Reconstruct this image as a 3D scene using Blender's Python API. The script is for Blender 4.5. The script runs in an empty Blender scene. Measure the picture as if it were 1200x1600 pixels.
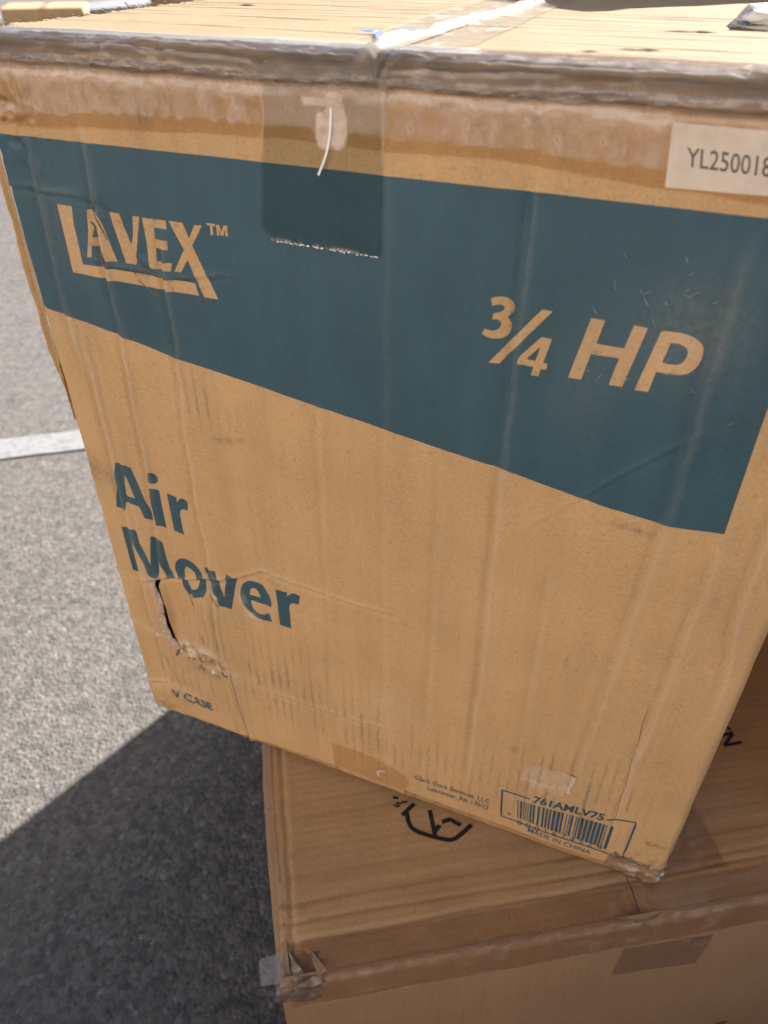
import bpy, bmesh, math, random
import numpy as np
from mathutils import Vector, Matrix
from mathutils.geometry import delaunay_2d_cdt

random.seed(4)
scene = bpy.context.scene
COL = scene.collection
R = math.radians

# ------------------------------------------------------------------ camera, sky, sun, exposure
SUN_HEADING, SUN_ELEV = 39.5, 31.0          # degrees clockwise from +Y, above the horizon
CAM_Z = 1.054
cam = bpy.data.cameras.new("camera")
cam.sensor_fit = 'VERTICAL'
cam.sensor_height = 36.0
cam.lens = 36.0 * 1197.0 / 1600.0
cam.clip_start = 0.02
cam.clip_end = 1000.0
cam.dof.use_dof = True
cam.dof.focus_distance = 0.50
cam.dof.aperture_fstop = 8.5
camo = bpy.data.objects.new("camera", cam)
COL.objects.link(camo)
camo.location = (0, 0, CAM_Z)
camo.rotation_euler = (R(90 - 37.43), 0, 0)
scene.camera = camo

world = bpy.data.worlds.new("World")
scene.world = world
world.use_nodes = True
wn = world.node_tree
wn.nodes.clear()
sky = wn.nodes.new("ShaderNodeTexSky")
sky.sky_type = 'NISHITA'
sky.sun_disc = False
sky.sun_elevation = R(SUN_ELEV)
sky.sun_rotation = R(SUN_HEADING)
sky.air_density = 1.0
sky.dust_density = 2.5
sky.ozone_density = 1.0
bg = wn.nodes.new("ShaderNodeBackground")
bg.inputs[1].default_value = 0.05
wo = wn.nodes.new("ShaderNodeOutputWorld")
wn.links.new(sky.outputs[0], bg.inputs[0])
wn.links.new(bg.outputs[0], wo.inputs[0])

sl = bpy.data.lights.new("sun", 'SUN')
sl.energy = 5.0
sl.angle = R(0.53)
sl.color = (1.0, 0.95, 0.88)
so = bpy.data.objects.new("sun", sl)
COL.objects.link(so)
_sh, _se = R(SUN_HEADING), R(SUN_ELEV)
sun_dir = Vector((math.sin(_sh) * math.cos(_se), math.cos(_sh) * math.cos(_se), math.sin(_se)))
so.rotation_euler = (-sun_dir).to_track_quat('-Z', 'Y').to_euler()
so.location = sun_dir * 20

scene.view_settings.view_transform = 'Standard'
scene.view_settings.look = 'None'
scene.view_settings.exposure = 2.2
scene.view_settings.use_white_balance = True       # camera balanced for open shade
scene.view_settings.white_balance_temperature = 6050
scene.view_settings.white_balance_tint = 12
scene.view_settings.gamma = 1.0
scene.cycles.use_adaptive_sampling = True
scene.cycles.adaptive_threshold = 0.02
scene.cycles.max_bounces = 6
scene.cycles.diffuse_bounces = 3
scene.cycles.glossy_bounces = 2
scene.cycles.transparent_max_bounces = 10
scene.cycles.caustics_reflective = False
scene.cycles.caustics_refractive = False

# ------------------------------------------------------------------ print outlines, mm on the panel
GLYPH = {
    'L': [[(37.7, 487.3), (48.7, 487.1), (46.9, 476.8), (46.8, 452.3), (58.3, 452.6), (71.5, 452.6), (128.4, 451.9), (130.2, 444.7), (37.2, 445.9)]],
    'A': [[(60.2, 486.7), (68.1, 486.8), (69.7, 480.4), (72.1, 468.4), (75.0, 457.9), (67.7, 457.6), (66.1, 465.8), (57.6, 465.4), (55.2, 457.9), (51.8, 457.7), (57.3, 473.3)], [(62.4, 477.5), (64.9, 477.8), (64.2, 470.5), (59.7, 470.7)]],
    'V': [[(75.8, 487.0), (82.9, 486.9), (84.6, 479.3), (87.6, 469.4), (90.2, 476.3), (92.2, 486.5), (96.7, 486.5), (92.8, 473.8), (88.2, 457.6), (81.0, 457.7), (78.6, 471.1)]],
    'E': [[(98.6, 486.3), (114.5, 486.3), (114.3, 481.4), (105.9, 481.8), (105.2, 475.1), (113.8, 475.0), (113.3, 469.8), (105.0, 469.9), (104.1, 462.0), (114.8, 462.3), (113.2, 457.3), (98.2, 457.1), (99.0, 471.8)]],
    'X': [[(116.4, 486.4), (125.7, 486.4), (128.8, 478.0), (133.6, 486.0), (138.6, 486.3), (130.3, 474.3), (137.7, 456.1), (143.1, 444.3), (133.5, 444.1), (125.7, 465.6), (120.0, 457.5), (115.6, 457.5), (124.3, 471.2)]],
    'T': [[(141.8, 488.1), (147.3, 488.1), (147.3, 486.9), (145.6, 486.9), (145.3, 481.8), (143.7, 481.8), (143.9, 487.0), (141.9, 486.9)]],
    'M': [[(148.0, 487.9), (150.0, 487.9), (151.0, 484.2), (152.8, 488.0), (155.1, 488.1), (154.8, 482.2), (153.3, 482.1), (153.4, 486.0), (151.8, 482.2), (150.3, 482.1), (149.3, 485.5), (149.2, 482.0), (147.8, 482.0)]],
    '3': [[(306.7, 469.2), (306.9, 469.4), (307.0, 469.7), (307.2, 469.9), (307.5, 470.2), (308.0, 470.4), (308.7, 470.7), (309.5, 470.9), (310.5, 471.1), (311.4, 471.3), (312.3, 471.4), (313.2, 471.4), (314.0, 471.3), (314.8, 471.2), (315.6, 471.0), (316.2, 470.7), (316.9, 470.2), (317.5, 469.7), (318.0, 469.0), (318.4, 468.4), (318.7, 467.7), (318.9, 467.0), (319.0, 466.4), (319.0, 465.7), (318.9, 465.0), (318.7, 464.3), (318.3, 463.6), (317.8, 463.0), (317.2, 462.3), (316.6, 461.7), (316.1, 461.1), (316.5, 460.7), (316.9, 460.2), (317.3, 459.7), (317.7, 459.1), (318.0, 458.5), (318.3, 457.7), (318.4, 456.9), (318.5, 456.1), (318.6, 455.3), (318.5, 454.5), (318.3, 453.7), (318.0, 452.9), (317.6, 452.2), (317.2, 451.5), (316.6, 450.9), (315.8, 450.4), (314.9, 449.9), (313.9, 449.4), (312.9, 449.1), (311.9, 448.8), (310.9, 448.6), (309.9, 448.5), (308.9, 448.5), (308.0, 448.6), (307.0, 448.7), (306.2, 448.9), (305.4, 449.2), (304.7, 449.5), (304.0, 449.8), (303.3, 450.1), (304.9, 453.2), (305.4, 453.1), (306.0, 453.0), (306.6, 452.8), (307.2, 452.7), (307.9, 452.7), (308.5, 452.7), (309.1, 452.8), (309.8, 452.9), (310.4, 453.1), (310.9, 453.3), (311.4, 453.7), (311.9, 454.1), (312.4, 454.6), (312.7, 455.1), (313.0, 455.6), (313.1, 456.1), (313.2, 456.6), (313.2, 457.1), (313.1, 457.5), (312.9, 457.9), (312.7, 458.2), (312.4, 458.5), (312.0, 458.8), (311.6, 459.0), (311.1, 459.1), (310.6, 459.1), (310.0, 459.1), (309.3, 459.0), (308.7, 458.9), (308.2, 458.8), (308.8, 462.2), (309.4, 462.3), (310.1, 462.5), (310.7, 462.7), (311.4, 463.0), (312.0, 463.2), (312.5, 463.5), (313.0, 463.9), (313.5, 464.3), (313.8, 464.6), (314.0, 465.0), (314.2, 465.4), (314.1, 465.8), (314.0, 466.2), (313.9, 466.5), (313.6, 466.8), (313.2, 467.0), (312.8, 467.1), (312.2, 467.1), (311.7, 467.1), (311.1, 467.1), (310.4, 466.9), (309.7, 466.7), (309.0, 466.4), (308.3, 466.1), (307.7, 465.9)]],
    'slash': [[(333.3, 468.1), (338.3, 467.7), (314.1, 434.9), (308.4, 434.6)]],
    '4': [[(334.7, 453.7), (340.0, 453.5), (337.2, 439.9), (339.5, 439.8), (339.4, 436.4), (336.4, 436.1), (335.7, 432.0), (331.7, 431.6), (332.5, 436.6), (323.8, 436.7), (324.2, 440.5)], [(334.8, 448.5), (333.2, 440.1), (328.2, 440.2)]],
    'H': [[(357.4, 467.5), (364.1, 467.3), (361.9, 454.8), (375.4, 454.4), (377.8, 466.9), (384.3, 466.3), (378.2, 434.1), (371.6, 434.0), (374.1, 448.9), (360.2, 448.9), (357.6, 434.3), (351.0, 434.3)]],
    'P': [[(390.7, 466.1), (391.7, 466.2), (392.9, 466.4), (394.1, 466.5), (395.4, 466.6), (396.7, 466.6), (398.0, 466.6), (399.4, 466.6), (400.8, 466.5), (402.2, 466.3), (403.5, 466.0), (404.8, 465.7), (406.0, 465.2), (407.1, 464.7), (408.2, 464.1), (409.0, 463.4), (409.7, 462.8), (410.3, 462.1), (410.7, 461.3), (411.0, 460.5), (411.2, 459.6), (411.4, 458.4), (411.4, 457.2), (411.4, 455.8), (411.2, 454.5), (410.9, 453.2), (410.4, 451.9), (409.8, 450.6), (409.0, 449.4), (408.2, 448.3), (407.2, 447.4), (406.3, 446.7), (405.2, 446.2), (404.1, 445.8), (402.8, 445.6), (401.4, 445.3), (399.8, 445.2), (398.0, 445.2), (396.1, 445.2), (394.2, 445.2), (392.6, 445.2), (391.0, 433.8), (384.4, 433.6)], [(396.1, 461.0), (396.9, 461.0), (397.9, 461.1), (399.0, 461.2), (400.0, 461.1), (400.9, 461.0), (401.7, 460.8), (402.4, 460.4), (403.1, 460.0), (403.7, 459.5), (404.2, 458.9), (404.5, 458.3), (404.7, 457.6), (404.7, 456.9), (404.7, 456.1), (404.6, 455.4), (404.5, 454.6), (404.2, 453.8), (403.9, 453.0), (403.5, 452.3), (403.0, 451.7), (402.5, 451.2), (401.9, 450.9), (401.3, 450.6), (400.6, 450.4), (399.7, 450.3), (398.7, 450.2), (397.6, 450.2), (396.3, 450.3), (395.2, 450.4), (394.2, 450.5)]],
    'a_A': [[(32.1, 301.2), (45.0, 299.5), (49.4, 284.6), (54.3, 264.4), (56.2, 252.8), (47.0, 253.3), (44.8, 263.2), (32.2, 264.3), (29.9, 255.0), (20.9, 256.4)], [(38.1, 291.1), (42.5, 270.6), (33.6, 271.2)]],
    'a_i': [[(61.1, 301.1), (61.7, 301.4), (62.5, 301.5), (63.5, 301.5), (64.5, 301.3), (65.3, 301.1), (66.1, 300.7), (66.8, 300.3), (67.5, 299.7), (68.1, 299.1), (68.6, 298.4), (68.8, 297.6), (69.0, 296.7), (69.0, 295.8), (68.8, 294.9), (68.6, 294.1), (68.1, 293.3), (67.5, 292.5), (66.7, 291.9), (65.9, 291.3), (65.2, 291.0), (64.5, 290.9), (63.8, 290.9), (63.1, 291.1), (62.4, 291.4), (61.9, 291.9), (61.5, 292.6), (61.2, 293.4), (61.0, 294.4), (60.8, 295.4), (60.7, 296.3), (60.6, 297.3), (60.6, 298.4), (60.6, 299.5), (60.7, 300.4)], [(60.4, 286.8), (68.0, 285.5), (67.0, 249.3), (58.7, 250.4)]],
    'a_r': [[(74.4, 284.8), (82.8, 283.3), (82.4, 278.6), (83.2, 279.6), (84.1, 280.8), (85.1, 282.0), (86.0, 283.0), (87.0, 283.7), (87.9, 284.1), (88.9, 284.1), (89.9, 284.0), (90.8, 283.8), (91.5, 283.5), (92.0, 283.2), (92.4, 282.8), (92.7, 282.3), (92.9, 281.8), (93.2, 281.4), (91.2, 273.2), (90.5, 273.4), (89.7, 273.6), (88.9, 273.9), (88.0, 274.0), (87.2, 273.8), (86.4, 273.3), (85.5, 272.6), (84.7, 271.7), (84.0, 270.6), (83.4, 269.3), (83.1, 267.7), (82.9, 265.7), (82.9, 263.6), (82.9, 261.6), (82.8, 259.9), (82.9, 247.4), (73.9, 248.6)]],
    'm_M': [[(20.7, 236.6), (33.5, 236.8), (42.1, 203.1), (48.7, 235.3), (57.1, 236.0), (59.9, 232.7), (60.4, 204.4), (63.7, 194.3), (61.5, 191.7), (55.4, 189.3), (52.1, 220.0), (47.1, 191.4), (45.6, 189.4), (40.8, 189.0), (36.8, 190.0), (28.9, 224.3), (28.5, 189.4), (21.3, 190.8)]],
    'm_o': [[(75.3, 220.7), (76.6, 221.2), (78.1, 221.5), (79.6, 221.6), (81.1, 221.6), (82.6, 221.3), (83.9, 220.8), (85.2, 220.1), (86.5, 219.1), (87.7, 218.0), (88.9, 216.7), (90.0, 215.2), (91.1, 213.4), (92.1, 211.5), (93.0, 209.5), (93.7, 207.4), (94.1, 205.1), (94.4, 202.7), (94.5, 200.2), (94.5, 197.8), (94.3, 195.5), (93.9, 193.4), (93.4, 191.2), (92.7, 189.2), (91.8, 187.4), (90.9, 185.8), (89.8, 184.5), (88.6, 183.5), (87.2, 182.7), (85.8, 182.0), (84.4, 181.3), (82.9, 180.7), (81.4, 180.2), (79.8, 179.8), (78.2, 179.6), (76.7, 179.7), (75.2, 180.1), (73.8, 180.8), (72.4, 181.7), (71.1, 182.8), (70.1, 184.1), (69.3, 185.7), (68.8, 187.7), (68.4, 189.8), (68.1, 191.9), (67.8, 193.8), (67.3, 195.6), (66.8, 197.4), (66.3, 199.1), (65.9, 200.8), (65.7, 202.5), (65.7, 204.1), (65.8, 205.7), (66.0, 207.2), (66.3, 208.7), (66.7, 210.2), (67.2, 211.6), (67.8, 213.0), (68.5, 214.4), (69.3, 215.7), (70.1, 216.8), (71.0, 217.8), (72.0, 218.7), (73.0, 219.5), (74.1, 220.2)], [(78.6, 212.8), (79.5, 212.8), (80.6, 212.5), (81.8, 212.0), (82.9, 211.3), (83.8, 210.4), (84.6, 209.4), (85.3, 208.2), (85.8, 206.8), (86.3, 205.4), (86.7, 204.1), (87.0, 202.8), (87.2, 201.6), (87.4, 200.3), (87.4, 199.0), (87.2, 197.8), (86.9, 196.4), (86.5, 194.9), (85.9, 193.5), (85.2, 192.2), (84.5, 191.1), (83.7, 190.3), (82.7, 189.6), (81.8, 189.0), (80.8, 188.7), (79.9, 188.6), (79.1, 188.7), (78.3, 188.9), (77.6, 189.4), (76.9, 190.1), (76.3, 191.1), (75.8, 192.5), (75.4, 194.2), (75.0, 196.1), (74.8, 198.1), (74.6, 199.9), (74.7, 201.8), (74.9, 203.7), (75.1, 205.5), (75.5, 207.2), (75.9, 208.7), (76.3, 209.9), (76.7, 211.0), (77.3, 211.8), (77.9, 212.5)]],
    'm_v': [[(95.9, 218.3), (105.7, 218.1), (110.3, 191.0), (115.7, 217.7), (125.3, 217.2), (121.2, 201.5), (115.6, 179.7), (104.8, 180.1)]],
    'm_e': [[(137.7, 219.0), (139.1, 219.3), (140.9, 219.6), (142.7, 219.8), (144.5, 219.7), (146.1, 219.4), (147.6, 218.7), (148.9, 217.6), (150.2, 216.4), (151.3, 215.0), (152.2, 213.5), (153.0, 211.8), (153.6, 209.9), (154.0, 207.9), (154.4, 205.9), (154.6, 204.1), (154.7, 202.6), (154.7, 201.2), (154.5, 199.9), (154.4, 198.7), (154.2, 197.6), (135.8, 197.8), (135.8, 196.6), (135.7, 195.2), (135.7, 193.8), (135.8, 192.4), (136.1, 191.1), (136.5, 189.9), (137.2, 188.7), (138.0, 187.7), (138.9, 186.8), (139.8, 186.1), (140.9, 185.6), (142.1, 185.4), (143.4, 185.3), (144.6, 185.4), (145.9, 185.7), (147.1, 186.3), (148.3, 187.2), (149.5, 188.2), (150.7, 189.2), (151.7, 190.0), (153.7, 181.4), (152.5, 181.0), (151.3, 180.5), (149.9, 180.0), (148.5, 179.5), (146.9, 179.3), (145.3, 179.2), (143.5, 179.2), (141.7, 179.3), (140.0, 179.6), (138.3, 180.1), (136.7, 181.0), (135.2, 182.1), (133.7, 183.4), (132.3, 184.7), (131.1, 186.0), (129.9, 187.3), (128.9, 188.6), (128.0, 189.9), (127.2, 191.4), (126.7, 192.9), (126.3, 194.6), (126.1, 196.5), (126.0, 198.4), (126.1, 200.3), (126.3, 202.2), (126.7, 204.2), (127.3, 206.2), (128.0, 208.2), (128.7, 210.0), (129.5, 211.6), (130.2, 212.9), (131.1, 214.0), (131.9, 214.9), (132.7, 215.8), (133.5, 216.5), (134.3, 217.2), (135.0, 217.8), (135.7, 218.2), (136.6, 218.6)], [(135.4, 203.4), (135.5, 204.4), (135.7, 205.5), (135.8, 206.8), (136.1, 207.9), (136.5, 208.9), (137.0, 209.8), (137.6, 210.7), (138.4, 211.5), (139.1, 212.0), (139.9, 212.4), (140.6, 212.4), (141.3, 212.2), (142.1, 211.7), (142.8, 211.1), (143.4, 210.4), (144.0, 209.4), (144.4, 208.1), (144.8, 206.7), (145.2, 205.3), (145.6, 204.2)]],
    'm_r': [[(159.8, 218.2), (169.7, 218.7), (169.3, 214.0), (170.2, 215.1), (171.1, 216.3), (172.1, 217.5), (173.1, 218.6), (174.3, 219.3), (175.5, 219.5), (176.9, 219.4), (178.2, 219.2), (179.6, 218.8), (180.7, 218.6), (178.8, 208.9), (178.0, 208.9), (177.0, 209.0), (176.1, 209.0), (175.1, 209.0), (174.2, 208.7), (173.4, 208.3), (172.6, 207.7), (171.8, 207.0), (171.1, 206.0), (170.6, 204.8), (170.3, 203.3), (170.3, 201.3), (170.3, 199.2), (170.3, 197.2), (170.3, 195.4), (170.1, 179.9), (160.0, 179.8)]],
}
F = {'band': [(11.0, 523.4), (181.7, 523.0), (341.6, 522.3), (421.0, 521.6), (446.2, 358.8), (426.6, 356.4), (416.3, 356.5), (384.4, 359.0), (324.8, 369.4), (248.0, 380.3), (205.7, 385.7), (106.0, 399.9), (60.8, 408.4), (1.0, 417.8)],
     'tear': [(39.9, 187.5), (47.6, 188.0), (45.3, 180.0), (45.9, 167.6), (46.7, 155.8), (46.8, 140.4), (49.0, 118.0), (51.3, 109.0), (45.2, 112.3), (40.9, 127.8), (40.3, 144.2), (42.6, 161.2), (41.0, 168.8), (39.0, 177.8)]}


# ------------------------------------------------------------------ helpers
def _hash(ix, iy, seed):
    h = (ix * 374761393 + iy * 668265263 + seed * 2147483647) & 0xFFFFFFFF
    h = ((h ^ (h >> 13)) * 1274126177) & 0xFFFFFFFF
    h = h ^ (h >> 16)
    return (h & 0xFFFFFF) / float(0xFFFFFF)

def vn(x, y, seed=0):
    x = np.asarray(x, float); y = np.asarray(y, float)
    ix = np.floor(x).astype(np.int64); iy = np.floor(y).astype(np.int64)
    fx = x - ix; fy = y - iy
    fx = fx * fx * fx * (fx * (fx * 6 - 15) + 10); fy = fy * fy * fy * (fy * (fy * 6 - 15) + 10)
    a = _hash(ix, iy, seed); b = _hash(ix + 1, iy, seed)
    c = _hash(ix, iy + 1, seed); d = _hash(ix + 1, iy + 1, seed)
    return (a + (b - a) * fx) * (1 - fy) + (c + (d - c) * fx) * fy

def fbm(x, y, seed=0, octaves=4):
    s = 0; a = .5; t = 0
    for k in range(octaves):
        s = s + a * vn(np.asarray(x) * 2 ** k + 17.3 * k, np.asarray(y) * 2 ** k - 9.1 * k, seed + k)
        t += a; a *= .5
    return s / t * 2 - 1            # about -1..1

def sstep(a, b, x):
    t = np.clip((np.asarray(x, float) - a) / (b - a), 0, 1)
    return t * t * (3 - 2 * t)

def link(o, parent=None):
    COL.objects.link(o)
    if parent is not None:
        o.parent = parent
    return o

def mesh_obj(name, verts, faces, mat, parent=None, smooth=True, attrs=None):
    """verts in mm"""
    me = bpy.data.meshes.new(name)
    v = np.asarray(verts, float) * .001
    me.from_pydata(v.tolist(), [], [tuple(int(i) for i in f) for f in faces])
    if smooth:
        me.polygons.foreach_set("use_smooth", [True] * len(me.polygons))
    if attrs:
        for k, a in attrs.items():
            at = me.attributes.new(k, 'FLOAT', 'POINT')
            at.data.foreach_set("value", np.asarray(a, np.float32).ravel())
    me.materials.append(mat)
    me.update()
    return link(bpy.data.objects.new(name, me), parent)

def grid_faces(nx, ny, keep=None):
    i, j = np.meshgrid(np.arange(nx - 1), np.arange(ny - 1), indexing='ij')
    a = (i * ny + j).ravel(); f = np.stack([a, a + ny, a + ny + 1, a + 1], 1)
    if keep is not None:
        f = f[keep[:-1, :-1].ravel()]
    return f

def grid_obj(name, X, Y, Zz, mat, parent=None, attrs=None, keep=None):
    nx, ny = X.shape
    v = np.stack([X.ravel(), Y.ravel(), Zz.ravel()], 1)
    return mesh_obj(name, v, grid_faces(nx, ny, keep), mat, parent, True,
                    {k: np.broadcast_to(a, X.shape).ravel() for k, a in attrs.items()} if attrs else None)

def tag(o, label, cat, group=None):
    o["label"] = label; o["category"] = cat
    if group: o["group"] = group

def empty(name, loc, rz=0):
    o = bpy.data.objects.new(name, None)
    o.empty_display_size = .05
    o.location = loc; o.rotation_euler = (0, 0, rz)
    return link(o)

def inside(poly, x, y):
    """even-odd for one closed polygon, vectorised"""
    r = np.zeros(x.shape, bool); n = len(poly); j = n - 1
    for i in range(n):
        xi, yi = poly[i]; xj, yj = poly[j]
        if yi != yj:
            c = ((yi > y) != (yj > y)) & (x < (xj - xi) * (y - yi) / (yj - yi) + xi)
            r ^= c
        j = i
    return r

def resample(poly, step):
    out = []
    n = len(poly)
    for i in range(n):
        a = np.array(poly[i], float); b = np.array(poly[(i + 1) % n], float)
        k = max(1, int(np.linalg.norm(b - a) / step))
        for t in range(k):
            out.append(tuple(a + (b - a) * t / k))
    return out

def pline(path, q, axis):
    """x(q) along a polyline of (x, y) points; axis 1: x as a function of y, axis 0: y as a function of x"""
    p = sorted(path, key=lambda t: t[axis])
    return np.interp(q, [t[axis] for t in p], [t[1 - axis] for t in p])

# ------------------------------------------------------------------ materials
class NT:
    def __init__(s, name):
        s.m = bpy.data.materials.new(name); s.m.use_nodes = True
        s.t = s.m.node_tree; s.t.nodes.clear()
        s.out = s.n("ShaderNodeOutputMaterial")
    def n(s, kind, **kw):
        nd = s.t.nodes.new(kind)
        for k, v in kw.items():
            if k.startswith('i_'):
                nd.inputs[k[2:].replace('_', ' ')].default_value = v
            else:
                setattr(nd, k, v)
        return nd
    def l(s, a, b): s.t.links.new(a, b)
    def math(s, op, a, b=None, c=None, clamp=False):
        nd = s.n("ShaderNodeMath", operation=op); nd.use_clamp = clamp
        for i, v in enumerate((a, b, c)):
            if v is None: continue
            if hasattr(v, 'is_linked') or hasattr(v, 'links'): s.l(v, nd.inputs[i])
            else: nd.inputs[i].default_value = v
        return nd.outputs[0]
    def mix(s, fac, a, b, blend='MIX'):
        nd = s.n("ShaderNodeMix", data_type='RGBA', blend_type=blend)
        for sock, v in ((nd.inputs[0], fac), (nd.inputs[6], a), (nd.inputs[7], b)):
            if hasattr(v, 'links'): s.l(v, sock)
            else: sock.default_value = v if not isinstance(v, tuple) else (*v[:3], 1)
        return nd.outputs[2]
    def coord(s, scale=(1, 1, 1), loc=(0, 0, 0)):
        tc = s.n("ShaderNodeTexCoord"); mp = s.n("ShaderNodeMapping")
        mp.inputs['Scale'].default_value = scale; mp.inputs['Location'].default_value = loc
        s.l(tc.outputs['Object'], mp.inputs[0]); return mp.outputs[0]
    def noise(s, co, scale, detail=3, rough=.55, dist=0):
        nd = s.n("ShaderNodeTexNoise"); s.l(co, nd.inputs['Vector'])
        nd.inputs['Scale'].default_value = scale; nd.inputs['Detail'].default_value = detail
        nd.inputs['Roughness'].default_value = rough; nd.inputs['Distortion'].default_value = dist
        return nd.outputs[0]
    def ramp(s, v, a, b, lo=0., hi=1.):
        nd = s.n("ShaderNodeMapRange"); nd.inputs[1].default_value = a; nd.inputs[2].default_value = b
        nd.inputs[3].default_value = lo; nd.inputs[4].default_value = hi
        s.l(v, nd.inputs[0]); return nd.outputs[0]
    def attr(s, name):
        return s.n("ShaderNodeAttribute", attribute_name=name).outputs['Fac']

KRAFT = (0.415, 0.254, 0.113)
INK = (0.026, 0.062, 0.078)

def kraft_nodes(b, base, flute_axis=0, worn=0.0, worn_col=None):
    """colour and bump of brown corrugated board; flutes run across flute_axis"""
    co = b.coord()
    n1 = b.noise(co, 620, 2, .65)
    n2 = b.noise(co, 14, 3, .6)
    n3 = b.noise(co, 260, 1, .5)
    st = b.noise(b.coord((60, 60, 4) if flute_axis == 0 else (4, 60, 60)), 1.0, 2, .6)
    col = b.mix(1.0, base, (1, 1, 1), 'MULTIPLY')
    f = b.math('ADD', b.ramp(n1, .25, .75, .86, 1.14), b.ramp(n2, .3, .7, -.07, .07))
    f = b.math('ADD', f, b.ramp(st, .3, .7, -.05, .05))
    comb = b.n("ShaderNodeCombineColor")
    for i in range(3): b.l(f, comb.inputs[i])
    col = b.mix(1.0, col, comb.outputs[0], 'MULTIPLY')
    speck = b.ramp(n3, .66, .74)
    col = b.mix(b.math('MULTIPLY', speck, .2), col, tuple(c * .35 for c in base))
    if worn:
        w = b.ramp(b.noise(co, 210, 5, .7), .63 - worn, .72 - worn)
        col = b.mix(b.math('MULTIPLY', w, .8), col, worn_col)
    # dirt, scuff streaks, torn pale paper and painted crease light and shade come from painted point attributes, broken up by noise
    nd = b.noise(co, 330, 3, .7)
    dirt_shade = b.math('MULTIPLY', b.attr("dirt_shade"), b.ramp(nd, .35, .65, .25, 1.1), clamp=True)
    col = b.mix(dirt_shade, col, (.075, .062, .05))
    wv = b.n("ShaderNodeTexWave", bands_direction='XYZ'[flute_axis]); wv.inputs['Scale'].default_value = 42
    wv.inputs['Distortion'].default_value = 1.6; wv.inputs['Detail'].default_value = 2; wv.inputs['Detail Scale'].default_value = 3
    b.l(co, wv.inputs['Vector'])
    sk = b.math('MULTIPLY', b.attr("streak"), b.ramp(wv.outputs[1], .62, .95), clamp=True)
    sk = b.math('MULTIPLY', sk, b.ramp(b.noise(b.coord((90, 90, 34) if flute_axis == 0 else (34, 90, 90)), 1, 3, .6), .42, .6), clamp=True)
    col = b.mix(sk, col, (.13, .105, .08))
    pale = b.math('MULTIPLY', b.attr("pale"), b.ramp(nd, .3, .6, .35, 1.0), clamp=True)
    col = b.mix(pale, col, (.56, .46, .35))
    hgt = b.math('ADD', b.math('MULTIPLY', n1, .00010), b.math('MULTIPLY', wv.outputs[1], .00010))
    hgt = b.math('ADD', hgt, b.math('MULTIPLY', b.noise(co, 45, 1, .5), .0006))
    bp = b.n("ShaderNodeBump"); bp.inputs['Strength'].default_value = .9; bp.inputs['Distance'].default_value = 1
    b.l(hgt, bp.inputs['Height'])
    return col, bp.outputs[0]

def board_mat(name, base=KRAFT, flute_axis=0, rough=.72, worn=0.0, worn_col=None, spec=.28):
    b = NT(name)
    col, nrm = kraft_nodes(b, base, flute_axis, worn, worn_col)
    p = b.n("ShaderNodeBsdfPrincipled")
    b.l(col, p.inputs['Base Color']); b.l(nrm, p.inputs['Normal'])
    p.inputs['Roughness'].default_value = rough
    p.inputs['Specular IOR Level'].default_value = spec
    b.l(p.outputs[0], b.out.inputs[0])
    return b.m

def tape_mat(name, tint=(.95, .89, .81), haze_col=(.66, .49, .36), rough=.16, haze_max=.5, coat=.75, wrinkle=.0006):
    """clear film: tinted see-through where it sticks, milky where the point attribute 'haze' marks lift and painted glare"""
    b = NT(name)
    co = b.coord()
    hz = b.math('MULTIPLY', b.attr("haze"), b.ramp(b.noise(co, 190, 5, .65), .25, .6, .55, 1.0), clamp=True)
    hz = b.math('MULTIPLY', hz, haze_max)
    bp = b.n("ShaderNodeBump"); bp.inputs['Strength'].default_value = 1; bp.inputs['Distance'].default_value = 1
    h = b.math('MULTIPLY', b.noise(co, 55, 4, .6, .6), wrinkle)
    h = b.math('ADD', h, b.math('MULTIPLY', b.noise(b.coord((1, 1, .25)), 160, 3, .6), wrinkle * .35))
    b.l(h, bp.inputs['Height'])
    tr = b.n("ShaderNodeBsdfTransparent"); b.l(b.mix(b.attr("haze"), tint, (.96, .94, .91)), tr.inputs[0])
    df = b.n("ShaderNodeBsdfPrincipled"); df.inputs['Base Color'].default_value = (*haze_col, 1)
    df.inputs['Roughness'].default_value = .45; b.l(bp.outputs[0], df.inputs['Normal'])
    m1 = b.n("ShaderNodeMixShader"); b.l(hz, m1.inputs[0]); b.l(tr.outputs[0], m1.inputs[1]); b.l(df.outputs[0], m1.inputs[2])
    gl = b.n("ShaderNodeBsdfGlossy"); gl.inputs['Roughness'].default_value = rough; b.l(bp.outputs[0], gl.inputs['Normal'])
    fr = b.n("ShaderNodeFresnel"); fr.inputs[0].default_value = 1.45; b.l(bp.outputs[0], fr.inputs['Normal'])
    m2 = b.n("ShaderNodeMixShader"); b.l(b.math('MULTIPLY', fr.outputs[0], coat, clamp=True), m2.inputs[0])
    b.l(m1.outputs[0], m2.inputs[1]); b.l(gl.outputs[0], m2.inputs[2])
    b.l(m2.outputs[0], b.out.inputs[0])
    return b.m

def plain_mat(name, col, rough=.6, spec=.3, var=.15, scale=300):
    b = NT(name)
    n = b.noise(b.coord(), scale, 3)
    c = b.mix(b.ramp(n, .3, .7), tuple(x * (1 - var) for x in col), tuple(min(1, x * (1 + var)) for x in col))
    p = b.n("ShaderNodeBsdfPrincipled"); b.l(c, p.inputs['Base Color'])
    p.inputs['Roughness'].default_value = rough; p.inputs['Specular IOR Level'].default_value = spec
    b.l(p.outputs[0], b.out.inputs[0])
    return b.m

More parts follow.
